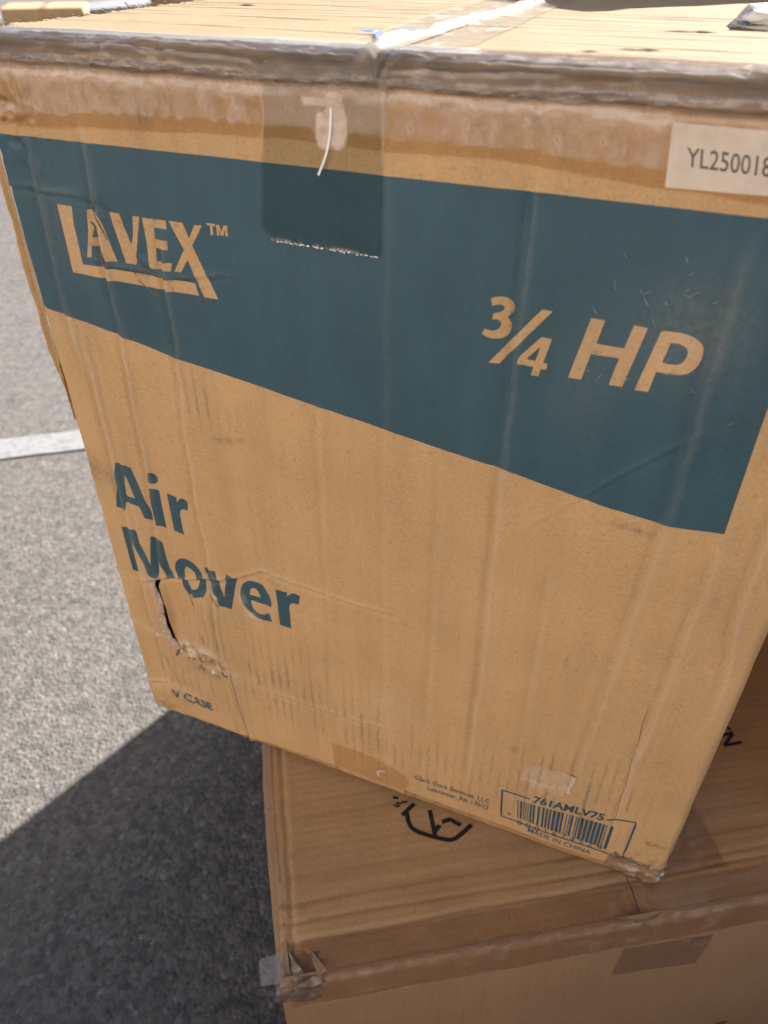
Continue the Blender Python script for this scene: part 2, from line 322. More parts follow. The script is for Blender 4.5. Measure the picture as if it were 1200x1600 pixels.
def ink_mat(name, ink=INK, worn=.0, flute_axis=0, rough=.52, cloud=(.052, .108, .128), rub=.38):
    """printed ink on the same board: mottled colour, board showing where it is rubbed"""
    b = NT(name)
    col, nrm = kraft_nodes(b, ink, flute_axis)
    co = b.coord()
    w = b.ramp(b.noise(co, 420, 5, .75), .68 - worn, .80 - worn)
    col = b.mix(b.math('MULTIPLY', w, rub), col, (.16, .15, .12))
    big = b.ramp(b.noise(b.coord((1, 1, .35)), 22, 4, .6), .35, .7)
    col = b.mix(b.math('MULTIPLY', big, .30), col, cloud)
    p = b.n("ShaderNodeBsdfPrincipled"); b.l(col, p.inputs['Base Color']); b.l(nrm, p.inputs['Normal'])
    p.inputs['Roughness'].default_value = rough; p.inputs['Specular IOR Level'].default_value = .3
    b.l(p.outputs[0], b.out.inputs[0])
    return b.m

def asphalt_mat():
    b = NT("asphalt")
    co = b.coord()
    vo = b.n("ShaderNodeTexVoronoi"); vo.inputs['Scale'].default_value = 150; vo.inputs['Randomness'].default_value = 1; b.l(co, vo.inputs['Vector'])
    vo2 = b.n("ShaderNodeTexVoronoi"); vo2.inputs['Scale'].default_value = 330; b.l(co, vo2.inputs['Vector'])
    sep = b.n("ShaderNodeSeparateColor"); b.l(vo.outputs['Color'], sep.inputs[0])
    big = b.noise(co, 1.3, 4, .6)
    mid = b.noise(co, 38, 4, .65)
    base = b.mix(b.ramp(sep.outputs[0], 0, 1), (.060, .053, .044), (.130, .115, .094))
    base = b.mix(b.ramp(sep.outputs[1], .96, .99), base, (.165, .155, .135))
    base = b.mix(b.math('MULTIPLY', b.ramp(mid, .50, .62), .55), base, (.034, .031, .028))
    base = b.mix(b.math('MULTIPLY', b.ramp(big, .35, .7), .35), base, (.118, .107, .092))
    stain = b.ramp(b.noise(co, 4.5, 5, .65, 1.2), .56, .70)
    base = b.mix(b.math('MULTIPLY', stain, .35), base, (.030, .027, .024))
    h = b.math('MULTIPLY', b.ramp(vo.outputs['Distance'], 0, .6, 1, 0), .0015)
    h = b.math('ADD', h, b.math('MULTIPLY', b.ramp(vo2.outputs['Distance'], 0, .6, 1, 0), .0005))
    h = b.math('ADD', h, b.math('MULTIPLY', mid, .0028))
    bp = b.n("ShaderNodeBump"); bp.inputs['Strength'].default_value = 1; bp.inputs['Distance'].default_value = 1; b.l(h, bp.inputs['Height'])
    p = b.n("ShaderNodeBsdfPrincipled"); b.l(base, p.inputs['Base Color']); b.l(bp.outputs[0], p.inputs['Normal'])
    p.inputs['Roughness'].default_value = .8; p.inputs['Specular IOR Level'].default_value = .25
    b.l(p.outputs[0], b.out.inputs[0])
    return b.m

def paint_mat():
    b = NT("road_paint")
    co = b.coord()
    n = b.noise(co, 60, 5, .7); n2 = b.noise(co, 260, 4, .6)
    c = b.mix(b.ramp(n, .50, .62), (.185, .181, .168), (.12, .112, .10))
    bp = b.n("ShaderNodeBump"); bp.inputs['Strength'].default_value = .8; bp.inputs['Distance'].default_value = 1
    b.l(b.math('MULTIPLY', n2, .003), bp.inputs['Height'])
    p = b.n("ShaderNodeBsdfPrincipled"); b.l(c, p.inputs['Base Color']); b.l(bp.outputs[0], p.inputs['Normal'])
    p.inputs['Roughness'].default_value = .7
    b.l(p.outputs[0], b.out.inputs[0])
    return b.m

M = dict(
    kraft=board_mat("kraft_board"),
    knock=board_mat("kraft_board_in_print", tuple(c * .98 for c in KRAFT), worn=.05, worn_col=(.16, .14, .11)),
    kraft_top=board_mat("kraft_board_top_dimmed", (.225, .164, .093), flute_axis=1, rough=.9, spec=.05),  # same board, darkened and greyed in colour to offset direct sun
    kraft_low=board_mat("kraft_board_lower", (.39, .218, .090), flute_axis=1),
    kraft_lowf=board_mat("kraft_board_lower_shaded", (.245, .142, .070), flute_axis=0),  # shade of the lower front put into a darker board colour
    ink=ink_mat("teal_ink"), ink_small=ink_mat("teal_ink_small", (.018, .06, .085), worn=.1),
    black=ink_mat("black_ink", (.012, .010, .010), flute_axis=1, cloud=(.014, .012, .012), rub=.12),
    ply=plain_mat("torn_paper", (.42, .31, .225), .85, .1, .35, 420),
    scuff=plain_mat("scuffed_ink", (.17, .185, .17), .8, .15, .4, 600),
    blue=plain_mat("blue_print_and_sky", (.05, .13, .38), .5, .3, .2, 200),  # print colour, also stands for sky reflected in the tape
    dark=plain_mat("split_board", (.16, .10, .06), .9, .1, .3, 300),
    tape=tape_mat("clear_tape"),
    tape_dark=tape_mat("clear_tape_stuck", tint=(.955, .89, .82), haze_max=.40, coat=.35, wrinkle=.00025),
    tape_ink=tape_mat("seam_tape", tint=(.80, .83, .82), haze_max=.7, haze_col=(.66,.52,.40), coat=.05, wrinkle=.00025),
    crumple=tape_mat("crumpled_tape", tint=(.78, .74, .70), haze_col=(.52, .44, .36), rough=.25, haze_max=.6, wrinkle=.0008, coat=.45),
    wad=tape_mat("film_wad", tint=(.9, .9, .9), haze_col=(.42, .43, .45), rough=.1, haze_max=.7, coat=1.2, wrinkle=.001),
    sticker=plain_mat("sticker_paper", (.70, .68, .66), .5, .4, .08, 80),
    inkgrey=plain_mat("sticker_ink", (.07, .07, .075), .6, .3, .3, 900),
    asphalt=asphalt_mat(), paint=paint_mat(),
)

# ------------------------------------------------------------------ ground
def build_ground():
    n = 2
    me = bpy.data.meshes.new("ground")
    me.from_pydata([(-150, -150, 0), (150, -150, 0), (150, 150, 0), (-150, 150, 0)], [], [(0, 1, 2, 3)])
    me.materials.append(M['asphalt'])
    g = link(bpy.data.objects.new("ground", me)); g["kind"] = "structure"
    for cx, cy, w, L, hd in ((-.888, 1.655, .1, 9, 77), (-4.2, 14.0, .12, 14, 77), (-5.2, 14.2, 1.3, 9, 28)):
        d = np.array([math.sin(R(hd)), math.cos(R(hd))]); nn = np.array([-d[1], d[0]])
        k = int(L / .02)
        t = np.linspace(-L * .45, L * .55, k)
        e1 = w / 2 + .006 * fbm(t * 14, t * 0, 3, 4); e2 = -w / 2 + .006 * fbm(t * 14, t * 0 + 5, 9, 4)
        T = np.stack([t, t], 1); E = np.stack([e2, e1], 1)
        X = cx + d[0] * T + nn[0] * E; Y = cy + d[1] * T + nn[1] * E
        o = grid_obj("painted_line", X * 1000, Y * 1000, np.full(X.shape, 4.0 if hd == 77 else 8.0), M['paint'])
        o["kind"] = "structure"
build_ground()

# ------------------------------------------------------------------ unseen clad wall added behind the viewer, bounces sun onto the front
def build_bounce_wall():
    root = empty("bounce_wall", (-9.6, -4.6, 0), R(-14))
    tag(root, "unseen cream wall added behind the viewer to bounce sunlight", "light reflector")
    wall = plain_mat("cream_cladding", (.64, .60, .54), .55, .3, .05, 3)
    n = 30; wd = .8
    prof = [(0, 0), (.30, 0), (.34, .03), (.40, .03), (.44, 0), (.78, 0)]
    for k in range(n):
        x0 = (k - n / 2) * wd
        vs = [((x0 + a) * 1000, b * 1000, z) for z in (1300, 5600) for a, b in prof]
        mesh_obj('cladding_panel', vs, [(i, i + 1, i + 7, i + 6) for i in range(5)], wall, root, False)
    def bx(nm, x0, x1, y0, y1, z0, z1, mat):
        v = [(x * 1000, y * 1000, z * 1000) for x in (x0, x1) for y in (y0, y1) for z in (z0, z1)]
        mesh_obj(nm, v, [(0, 1, 3, 2), (4, 6, 7, 5), (0, 4, 5, 1), (2, 3, 7, 6), (0, 2, 6, 4), (1, 5, 7, 3)], mat, root, False)
    bx('plinth', -12.1, 12.1, -.30, .06, 0, 1.298, plain_mat("dark_brick", (.10, .075, .065), .8, .2, .12, 12))  # dark base added to cut the bounce low down
    bx('wall', -12.05, 12.05, -6, -.012, .25, 5.58, wall)
    bx('parapet', -12.2, 12.2, -.2, .10, 5.603, 5.85, plain_mat("flashing", (.22, .23, .24), .45, .4, .05, 6))
build_bounce_wall()

# ------------------------------------------------------------------ a plain carton (stacks around, far cartons)
def carton(name, size, loc, rz, label, cat, group, base_mat, tape=True, bulge=4, seed=0):
    """shut corrugated carton: four wall panels, two top flaps with a gap, seam tape; origin at bottom centre"""
    w, d, h = [1000 * s for s in size]
    root = empty(name, loc, rz)
    tag(root, label, cat, group)
    n = 16
    def panel(nm, o, a, b, nrm, mat, amp):
        s, t = np.meshgrid(np.linspace(0, 1, n), np.linspace(0, 1, n), indexing='ij')
        k = amp * np.sin(np.pi * s) * np.sin(np.pi * t) + .8 * fbm(s * 5 + seed, t * 5, seed) * np.minimum(1, 8 * np.minimum.reduce([s, 1 - s, t, 1 - t]))
        P = [o[i] + a[i] * s + b[i] * t + nrm[i] * k for i in range(3)]
        return grid_obj(nm, P[0], P[1], P[2], mat, root)
    x, y = w / 2, d / 2
    panel('wall_panel', (-x, -y, 0), (w, 0, 0), (0, 0, h), (0, -1, 0), base_mat, bulge)
    panel('wall_panel', (x, y, 0), (-w, 0, 0), (0, 0, h), (0, 1, 0), base_mat, bulge)
    panel('wall_panel', (x, -y, 0), (0, d, 0), (0, 0, h), (1, 0, 0), base_mat, bulge)
    panel('wall_panel', (-x, y, 0), (0, -d, 0), (0, 0, h), (-1, 0, 0), base_mat, bulge)
    panel('bottom_panel', (-x, y, 1), (w, 0, 0), (0, -d, 0), (0, 0, 0), base_mat, 0)
    panel('flap', (-x, -y, h), (x - 1.5, 0, 0), (0, d, 0), (0, 0, 1), base_mat, 2)
    panel('flap', (1.5, -y, h), (x - 1.5, 0, 0), (0, d, 0), (0, 0, 1), base_mat, 2)
    if tape:
        s, t = np.meshgrid(np.linspace(-25, 25, 7), np.linspace(-y - 1.2, y + 1.2, 24), indexing='ij')
        grid_obj('seam_tape', s, t, h + 2.6 + 0 * s, M['tape_dark'], root, {'haze': .25 + .2 * fbm(s / 20, t / 30, 4)})
        for sg in (-1, 1):
            s, t = np.meshgrid(np.linspace(-25, 25, 7), np.linspace(h + 2.6, h - 75, 10), indexing='ij')
            grid_obj('seam_tape', s, sg * (y + 1.2 + bulge * np.sin(np.pi * t.clip(0, h) / h)), t, M['tape_dark'], root, {'haze': .2 + 0 * s})
    return root

# ------------------------------------------------------------------ the printed carton
BLX, BLY = -.2298, .4890
UP_YAW = R(-22.095)
ZB = CAM_Z - .62033                 # top of the lower carton
W, D, HF, ZT = 486.7, 600.0, 561.0, 573.0
RC = 7.0                            # corner radius

VCREASE = [  # polyline of (u, v), depth mm, width mm
    ([(66, 523), (63.4, 408), (60.8, 344), (60.9, 301), (57.5, 260), (50, 195)], 1.5, 3.0),
    ([(108, 470), (105.9, 399), (101, 342), (101, 234), (95.8, 114), (112.9, 0)], 1.2, 2.6),
    ([(24.3, 512), (22, 455), (20.3, 418), (25, 380)], .9, 3.5),
    ([(30.4, 400), (28.5, 314), (27.5, 200), (30.4, 60)], 1.1, 3.0),
    ([(37, 390), (36, 300), (35.5, 200)], .55, 2.0),
    ([(204.3, 384), (203.5, 305), (205.1, 60)], .55, 2.6),
    ([(248, 520), (248, 385), (250.4, 30)], .45, 3.0),
    ([(321, 520), (320.5, 366), (323, 187), (320.7, 60)], .9, 2.8),
    ([(416, 500), (414.8, 347), (408, 198), (404, 112)], .8, 3.2),
    ([(446, 340), (443, 240), (440, 150)], .8, 3.0),
    ([(466, 520), (466, 345), (466, 306), (473, 259), (474, 220)], .9, 3.0),
    ([(150, 300), (151, 180), (149, 50)], .35, 3.0), ([(285, 360), (286, 120)], .35, 3.0),
    ([(360, 300), (361, 110)], .35, 3.0), ([(78, 185), (77, 120)], 1.3, 2.0), ([(88, 180), (87, 112)], .9, 2.2),
]
HCREASE = [
    ([(-4, 181), (21, 179), (71, 196), (118, 213), (150, 233), (180, 229), (214, 227), (251, 227)], 1.1, 2.2),
    ([(100, 105), (142, 88), (183, 88), (259, 92)], .7, 2.0),
    ([(0, 493), (25, 495), (58, 492)], .5, 1.6), ([(-1, 125), (32, 117)], 1.0, 2.2),
    ([(55, 455), (110, 452), (150, 459)], .5, 1.5), ([(340, 330), (420, 415)], .3, 2.5),
    ([(2, 40), (30, 52), (60, 40)], 1.4, 3.0),
]
def disp(u, v):
    u = np.asarray(u, float); v = np.asarray(v, float)
    d = 2.0 * np.sin(np.pi * np.clip(u / W, 0, 1)) * np.sin(np.pi * np.clip(v / HF, 0, 1))
    d = d + .9 * fbm(u / 55, v / 150, 11, 3) + .28 * fbm(u / 14, v / 26, 5, 3)
    for path, a, w in VCREASE:
        vs = [p[1] for p in path]; w = w * .72
        du = u - pline(path, v, 1) - 1.0 * fbm(v / 22, v * 0, 7, 3)
        fade = sstep(min(vs) - 18, min(vs) + 12, v) * (1 - sstep(max(vs) - 12, max(vs) + 18, v)) * (.75 + .5 * fbm(v / 40, v * 0 + a, 3, 2))
        d = d + fade * (1.5 if path[0][0] % 2 < 1 else -1.2) * a * np.exp(-np.abs(du) / 11)
        d = d + fade * 1.75 * a * (np.exp(-((du - .8 * w) / w) ** 2) - 1.1 * np.exp(-((du + .8 * w) / w) ** 2))
    for path, a, w in HCREASE:
        us = [p[0] for p in path]
        dv = v - pline(path, u, 0) - 1.4 * fbm(u / 16, u * 0, 8, 3)
        fade = sstep(min(us) - 14, min(us) + 10, u) * (1 - sstep(max(us) - 10, max(us) + 14, u))
        d = d + fade * 1.5 * a * (np.exp(-((dv - .8 * w) / w) ** 2) - 1.0 * np.exp(-((dv + .8 * w) / w) ** 2))
    # pushed-in side of the tear, crushed end of it
    r = np.exp(-(((u - 62) / 17) ** 2 + ((v - 150) / 42) ** 2)); d = d - 7.5 * r * sstep(44, 51, u)
    r = np.exp(-(((u - 76) / 17) ** 2 + ((v - 96) / 15) ** 2)); d = d + r * (7.0 * fbm(u / 8, v / 6, 21, 4) - 2.0)
    r = np.exp(-(((u - 389) / 18) ** 2 + ((v - 97) / 20) ** 2)); d = d + r * 1.1 * fbm(u / 9, v / 9, 31, 3)
    # knocks in the brand print and at the corners
    for cu, cv, s_, a in ((92, 458, 9, 1.8), (70, 487, 7, 1.6), (18, 20, 30, 1.5), (470, 20, 22, 2.4), (318, 551, 5, 1.5), (5, 535, 30, 1.6), (96, 186, 12, 1.6)):
        r = np.exp(-(((u - cu) / s_) ** 2 + ((v - cv) / s_) ** 2)); d = d + a * r * fbm(u / 5 + cu, v / 5, 41, 3) * 1.6
    d = d - 5.5 * np.clip((9 - v) / 9, 0, 1) ** 2          # rolled-under bottom edge
    d = d - 2.5 * np.clip((v - 553) / 8, 0, 1) ** 2
    return d

def front(u, v, off=0.0):
    """panel mm -> carton frame mm, wrapped round the two vertical corners"""
    u = np.asarray(u, float); v = np.asarray(v, float)
    d = disp(u, v) + off
    wob = 1.2 * fbm(v / 30, v * 0, 51, 3)
    tl = np.clip((RC - u) / RC, 0, np.pi / 2); tr = np.clip((u - (W - RC)) / RC, 0, np.pi / 2)
    x = np.where(u < RC, RC - (RC + d) * np.sin(tl) + wob * np.sin(tl) * .6, np.where(u > W - RC, W - RC + (RC + d) * np.sin(tr) + wob * np.sin(tr) * .6, u))
    y = np.where(u < RC, RC - (RC + d) * np.cos(tl), np.where(u > W - RC, RC - (RC + d) * np.cos(tr), -d))
    return np.stack([x, y, np.broadcast_to(v, x.shape)], -1)

up = empty("carton", (BLX, BLY, ZB + .0012), UP_YAW)
tag(up, "battered brown air mover carton with teal printed band, standing on the lower carton", "carton", None)

def build_front():
    ul, ur = RC - RC * np.pi / 2, W - RC + RC * np.pi / 2
    polys = {}
    band = [(ul, 523.6)] + [tuple(p) for p in F['band'][1:-1]] + [(20, 415.6), (ul, 418.6)]
    band[3] = (433.0, 521.4)                    # top right corner, out of the picture
    band.insert(4, (446.0, 521.2))
    polys['band'] = [band]
    for k, v in GLYPH.items():
        polys[k] = v
    polys['tear'] = [[(a + (-.3 if 1 <= i <= 6 else 0), c) for i, (a, c) in enumerate(F['tear'])]]
    # scratches through the ink at the right, and small nicks
    rnd = random.Random(12)
    scr = []
    for i in range(26):
        u0 = rnd.gauss(392, 22); v0 = rnd.gauss(462, 30)
        if not (345 < u0 < 440 and 395 < v0 < 515): continue
        L = rnd.uniform(2, 7); a = rnd.choice((rnd.gauss(.7, .3), rnd.gauss(2.2, .25))); w = rnd.uniform(.15, .42)
        dx, dy = math.cos(a) * L, math.sin(a) * L
        scr.append([(u0, v0), (u0 + dx * .5 - dy / L * w, v0 + dy * .5 + dx / L * w), (u0 + dx, v0 + dy), (u0 + dx * .5 + dy / L * w * .4, v0 + dy * .5 - dx / L * w * .4)])
    polys['scratch'] = scr
    pts, edges = [], []
    def add(poly, step):
        q = resample(poly, step); i0 = len(pts); pts.extend(q)
        edges.extend([(i0 + i, i0 + (i + 1) % len(q)) for i in range(len(q))])
    add([(ul, 0), (ur, 0), (ur, HF), (ul, HF)], 3)
    for k, ps in polys.items():
        for p in ps: add(p, 6 if k == 'band' else 2.2)
    occ = set((int(p[0] // 1.1), int(p[1] // 1.1)) for p in pts)
    st = 1.8
    us = np.concatenate([np.linspace(ul, RC, 8)[1:], np.arange(RC + st, W - RC, st), np.linspace(W - RC, ur, 8)[:-1]])
    rr = np.random.RandomState(3)
    for i, u_ in enumerate(us):
        for v_ in np.arange(1.6, HF - .5, st):
            p = (u_ + rr.uniform(-.3, .3), v_ + rr.uniform(-.3, .3))
            if (int(p[0] // 1.1), int(p[1] // 1.1)) not in occ: pts.append(p)
    # finer points where the board is crushed
    for _ in range(4200):
        p = (rr.normal(72, 22), rr.normal(118, 42))
        if 4 < p[0] < 130 and 30 < p[1] < 230: pts.append(p)
    vo, _e, fo, *_ = delaunay_2d_cdt([Vector(p) for p in pts], edges, [], 0, 1e-4)
    P = np.array([(v.x, v.y) for v in vo]); Fa = np.array([f for f in fo if len(f) == 3])
    c = P[Fa].mean(1)
    ok = (c[:, 0] > ul) & (c[:, 0] < ur) & (c[:, 1] > 0) & (c[:, 1] < HF)
    Fa = Fa[ok]; c = c[ok]
    def ins(k):
        r = np.zeros(len(c), bool)
        for p in polys[k]: r ^= inside(p, c[:, 0], c[:, 1])
        return r
    cls = np.zeros(len(c), int)                    # 0 board
    cls[ins('band')] = 1
    words = {'brand_print': (2, ['L', 'A', 'V', 'E', 'X', 'T', 'M']), 'power_print': (3, ['3', 'slash', '4', 'H', 'P']),
             'product_print': (4, ['a_A', 'a_i', 'a_r', 'm_M', 'm_o', 'm_v', 'm_e', 'm_r'])}
    for w, (i, ks) in words.items():
        for k in ks: cls[ins(k)] = i
    sc = ins('scratch'); cls[sc & ((cls == 1) | (cls == 3))] = 5
    cls[ins('tear')] = -1
    pos = front(P[:, 0], P[:, 1])
    u, v = P[:, 0], P[:, 1]
    dirt_shade = np.zeros(len(u)); streak = np.zeros(len(u)); pale = np.zeros(len(u))
    def blob(a, cu, cv, su, sv, k=1.): a += k * np.exp(-(((u - cu) / su) ** 2 + ((v - cv) / sv) ** 2))
    for cu, cv, su, sv, k in ((128, 344, 4, 3, .5), (137, 345, 4, 3, .55), (146, 347, 3, 2, .35), (393, 349, 5, 2.5, .6), (402, 348, 4, 2, .55), (410, 347, 3, 2, .4),
                              (8, 290, 9, 14, .55), (22, 286, 5, 8, .4), (113, 541, 3, 8, .55), (124, 545, 3, 6, .5), (105, 530, 3, 4, .3), (318, 552, 2.4, 2.6, 1.1), (421, 500, 3, 4, .5),
                              (380, 228, 1.4, 5, .6), (60, 466, 6, 7, .35), (92, 453, 5, 4, .5), (78, 90, 15, 7, .8), (16, 14, 12, 8, .5), (98, 20, 3, 18, .35), (88, 88, 5, 7, .6),
                              (468, 58, 3, 2, .5), (474, 59, 2, 2.4, .5), (480, 60, 2, 2, .4), (355, 120, 3, 3, .5), (205, 470, 60, 3, .05), (58, 490, 3, 5, .3)):
        blob(dirt_shade, cu, cv, su, sv, k)
    dirt_shade += .10 * sstep(.15, .7, fbm(u / 40, v / 60, 61, 4))
    for cu, cv, su, sv, k in ((150, 110, 75, 50, .55), (240, 70, 60, 40, .45), (395, 95, 42, 45, .8), (330, 60, 40, 40, .3), (118, 372, 22, 26, .45), (60, 60, 40, 30, .4), (110, 545, 14, 12, .6), (440, 90, 20, 40, .3)):
        blob(streak, cu, cv, su, sv, k)
    for cu, cv, su, sv, k in ((66, 101, 9, 9, .9), (57, 110, 5, 6, 1.0), (80, 112, 12, 7, .7), (84, 92, 9, 7, .5), (100, 92, 9, 7, .35), (389, 92, 14, 9, .40), (377, 84, 6, 4, .4),
                              (128, 196, 4, 8, .55), (135, 181, 6, 4, .6), (250, 120, 25, 20, .12), (97, 188, 5, 3, .5), (30, 118, 12, 3, .35), (440, 130, 1.4, 60, .35), (405, 468, 30, 28, .22), (360, 430, 16, 30, .12), (40, 470, 14, 30, .12)):
        blob(pale, cu, cv, su, sv, k)
    for path, a, w in VCREASE:                      # crease light and shade painted in: pale ridge, dark valley
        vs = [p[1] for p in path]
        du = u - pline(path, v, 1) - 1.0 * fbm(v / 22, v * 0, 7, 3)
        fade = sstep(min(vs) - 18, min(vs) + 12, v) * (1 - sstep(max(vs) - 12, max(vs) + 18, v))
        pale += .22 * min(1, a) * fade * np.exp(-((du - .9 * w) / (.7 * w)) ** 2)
        dirt_shade += .14 * min(1, a) * fade * np.exp(-((du + .9 * w) / (.8 * w)) ** 2)
    for path, a, w in HCREASE:  # lit side of the horizontal creases painted likewise
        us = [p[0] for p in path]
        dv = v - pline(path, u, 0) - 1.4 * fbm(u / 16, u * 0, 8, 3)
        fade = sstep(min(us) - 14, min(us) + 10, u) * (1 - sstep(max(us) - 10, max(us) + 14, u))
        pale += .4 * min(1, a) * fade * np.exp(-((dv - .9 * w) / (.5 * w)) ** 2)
    names = {0: ('front_panel', 'kraft'), 1: ('printed_band', 'ink'), 2: ('brand_print', 'knock'), 3: ('power_print', 'knock'), 4: ('product_print', 'ink'), 5: ('scratch', 'scuff')}
    labels = {1: 'teal printed band', 2: 'bare board lettering LAVEX', 3: 'bare board lettering 3/4 HP', 4: 'teal lettering Air Mover', 5: 'pale scratches through the teal ink'}
    parent = {}
    for k in range(6):
        f = Fa[cls == k]
        idx, inv = np.unique(f.ravel(), return_inverse=True)
        vv = pos[idx].copy()
        if k == 5:
            vv[:, 1] -= .15
        par = up if k == 0 else (parent[0] if k in (1, 4) else parent[1])
        o = mesh_obj(names[k][0], vv, inv.reshape(-1, 3), M[names[k][1]], par, True, dict(dirt_shade=dirt_shade[idx], streak=streak[idx], pale=pale[idx] * (.45 if k in (1, 4) else 1)) if k != 5 else None)
        if k in labels: o["label"] = labels[k]
        if k == 5: o["kind"] = "stuff"
        parent[k] = o
    return parent
FP = build_front()

def patch(name, quad, nu, nv, off, mat, parent, attrs=None, surf=front, jag=0.0):
    """four corners (tl, tr, br, bl) in panel mm -> conforming sheet"""
    s, t = np.meshgrid(np.linspace(0, 1, nu), np.linspace(0, 1, nv), indexing='ij')
    q = np.array(quad, float)
    uv = q[0] * ((1 - s) * (1 - t))[..., None] + q[1] * (s * (1 - t))[..., None] + q[2] * (s * t)[..., None] + q[3] * ((1 - s) * t)[..., None]
    u, v = uv[..., 0], uv[..., 1]
    if jag:
        e = (t > .999); v = v + np.where(e, jag * fbm(u * 1.1, u * 0, 77, 2), 0)
    p = surf(u, v, off)
    at = {k: f(u, v, s, t) for k, f in attrs.items()} if attrs else None
    return grid_obj(name, p[..., 0], p[..., 1], p[..., 2], mat, parent, at)

def text_tris(body, bold=.0, spacing=1.0):
    cu = bpy.data.curves.new("t", 'FONT'); cu.body = body; cu.size = 1; cu.offset = bold; cu.space_character = spacing
    cu.resolution_u = 3
    o = bpy.data.objects.new("t", cu); COL.objects.link(o)
    dg = bpy.context.evaluated_depsgraph_get(); dg.update()
    me = bpy.data.meshes.new_from_object(o.evaluated_get(dg))
    v = np.array([tuple(x.co[:2]) for x in me.vertices]); f = [tuple(p.vertices) for p in me.polygons]
    bpy.data.objects.remove(o); bpy.data.curves.remove(cu); bpy.data.meshes.remove(me)
    v = (v - v.min(0)) / (v.max(0) - v.min(0))
    return v, f

def text_on(name, body, org, end, top, mat, parent, off=.25, bold=.0, surf=front, spacing=1.0, label=None):
    """org: baseline start, end: baseline end, top: top of the first letter, in panel mm"""
    v, f = text_tris(body, bold, spacing)
    o, e, t = [np.array(p, float) for p in (org, end, top)]
    uv = o + v[:, :1] * (e - o) + v[:, 1:] * (t - o)
    p = surf(uv[:, 0], uv[:, 1], off)
    ob = mesh_obj(name, p, f, mat, parent, False)
    if label: ob["label"] = label
    return ob

def strokes(name, lines, width, mat, parent, surf, off=.25, closed=False, smooth=0):
    vs, fs = [], []
    for ln in lines:
        w = width
        if isinstance(ln, tuple) and isinstance(ln[1], (int, float)) and isinstance(ln[0], list): ln, w = ln
        p = np.array(ln, float)
        for _ in range(smooth):
            q = [p[0]]
            for a, b in zip(p[:-1], p[1:]): q += [a * .75 + b * .25, a * .25 + b * .75]
            q.append(p[-1]); p = np.array(q)
        q = []
        for a, b in zip(p[:-1], p[1:]):
            k = max(1, int(np.linalg.norm(b - a) / 4)); q += [a + (b - a) * i / k for i in range(k)]
        q.append(p[-1]); p = np.array(q)
        t = np.gradient(p, axis=0); t /= np.linalg.norm(t, axis=1)[:, None] + 1e-9
        nrm = np.stack([-t[:, 1], t[:, 0]], 1) * w / 2
        i0 = len(vs)
        for a, b in zip(p + nrm, p - nrm): vs += [a, b]
        fs += [(i0 + 2 * i, i0 + 2 * i + 1, i0 + 2 * i + 3, i0 + 2 * i + 2) for i in range(len(p) - 1)]
    vs = np.array(vs); pos = surf(vs[:, 0], vs[:, 1], off)
    return mesh_obj(name, pos, fs, mat, parent, False)

def build_small_print():
    fp = FP[0]
    fr = [(351.7, 63.4), (390, 64.2), (434, 70.5), (440, 75), (454.6, 78.9), (453.7, 24.8), (406.6, 26.1), (354.2, 26.4), (351.7, 63.4)]
    strokes('barcode_frame', [[(351.7, 63.4), (374.5, 64.2)], fr[2:]], 1.5, M['ink_small'], fp, front)
    rnd = random.Random(8)
    a, b, c, d = [np.array(p) for p in ((365.1, 57.2), (441.2, 64.5), (441.0, 31.0), (367.3, 32.2))]
    t = 0.0; q = []
    heavy = {.40: 3.2, .44: 2.4, .70: 2.6, .76: 2.6}
    while t < .97:
        w = rnd.choice((.8, .8, 1.2, 1.8, 2.4)) / 76; g = rnd.choice((.8, 1.0, 1.4, 2.0)) / 76
        if .37 < t < .46 or .66 < t < .80: w = 2.6 / 76; g = .8 / 76
        for t0, t1 in ((t, t + w),):
            q.append(((a + (b - a) * t0), (a + (b - a) * t1), (d + (c - d) * t1), (d + (c - d) * t0)))
        t += w + g
    vs = np.array([p for k in q for p in k]); pos = front(vs[:, 0], vs[:, 1], .25)
    mesh_obj('barcode', pos, [(4 * i, 4 * i + 1, 4 * i + 2, 4 * i + 3) for i in range(len(q))], M['ink_small'], fp, False)
    text_on('item_number_print', "761AMLV75", (377, 60.6), (431.6, 67.2), (377.5, 70.8), M['ink_small'], fp, bold=.03)
    text_on('origin_print', "MADE IN CHINA", (377.7, 17.6), (429.9, 15), (377.9, 24), M['ink_small'], fp, bold=.01)
    text_on('barcode_digits', "0 0 0 1 6 7 4 5 2 4", (368, 22.6), (437, 27.6), (368, 29.4), M['ink_small'], fp)
    text_on('barcode_digits', "6", (446.5, 29), (450, 29.3), (446.4, 34), M['ink_small'], fp)
    text_on('barcode_digits', "*", (358.5, 31), (362, 31.2), (358.4, 35.5), M['ink_small'], fp)
    text_on('company_print', "Clark Core Services, LLC", (276.7, 35.0), (342.8, 36.4), (277.2, 42.4), M['ink_small'], fp, bold=.004)
    text_on('company_print', "Lancaster, PA 17602", (289, 25.4), (342.6, 26.8), (289.4, 33.2), M['ink_small'], fp, bold=.004)
    text_on('case_print', "V CASE", (30, 31), (74, 29.4), (29.4, 42), M['ink_small'], fp, bold=.03)
    strokes('pen_mark', [[(465, 60), (468, 60.5), (466.5, 57), (469, 55)], [(471, 57), (473, 60)], [(474, 60), (476, 55.5), (478, 60.5), (480, 56)]], .45, M['inkgrey'], fp, front)
    # white sticker under the film at the top right
    st = patch('sticker', [(376.1, 554.9), (447, 554), (449, 530.6), (378.5, 529.8)], 24, 12, .30, M['sticker'], fp)
    st["label"] = "white paper sticker with black code"
    text_on('sticker_code', "YL250018", (385.0, 538.6), (418.6, 537.4), (383.8, 546.2), M['inkgrey'], fp, .5, bold=.008)
build_small_print()

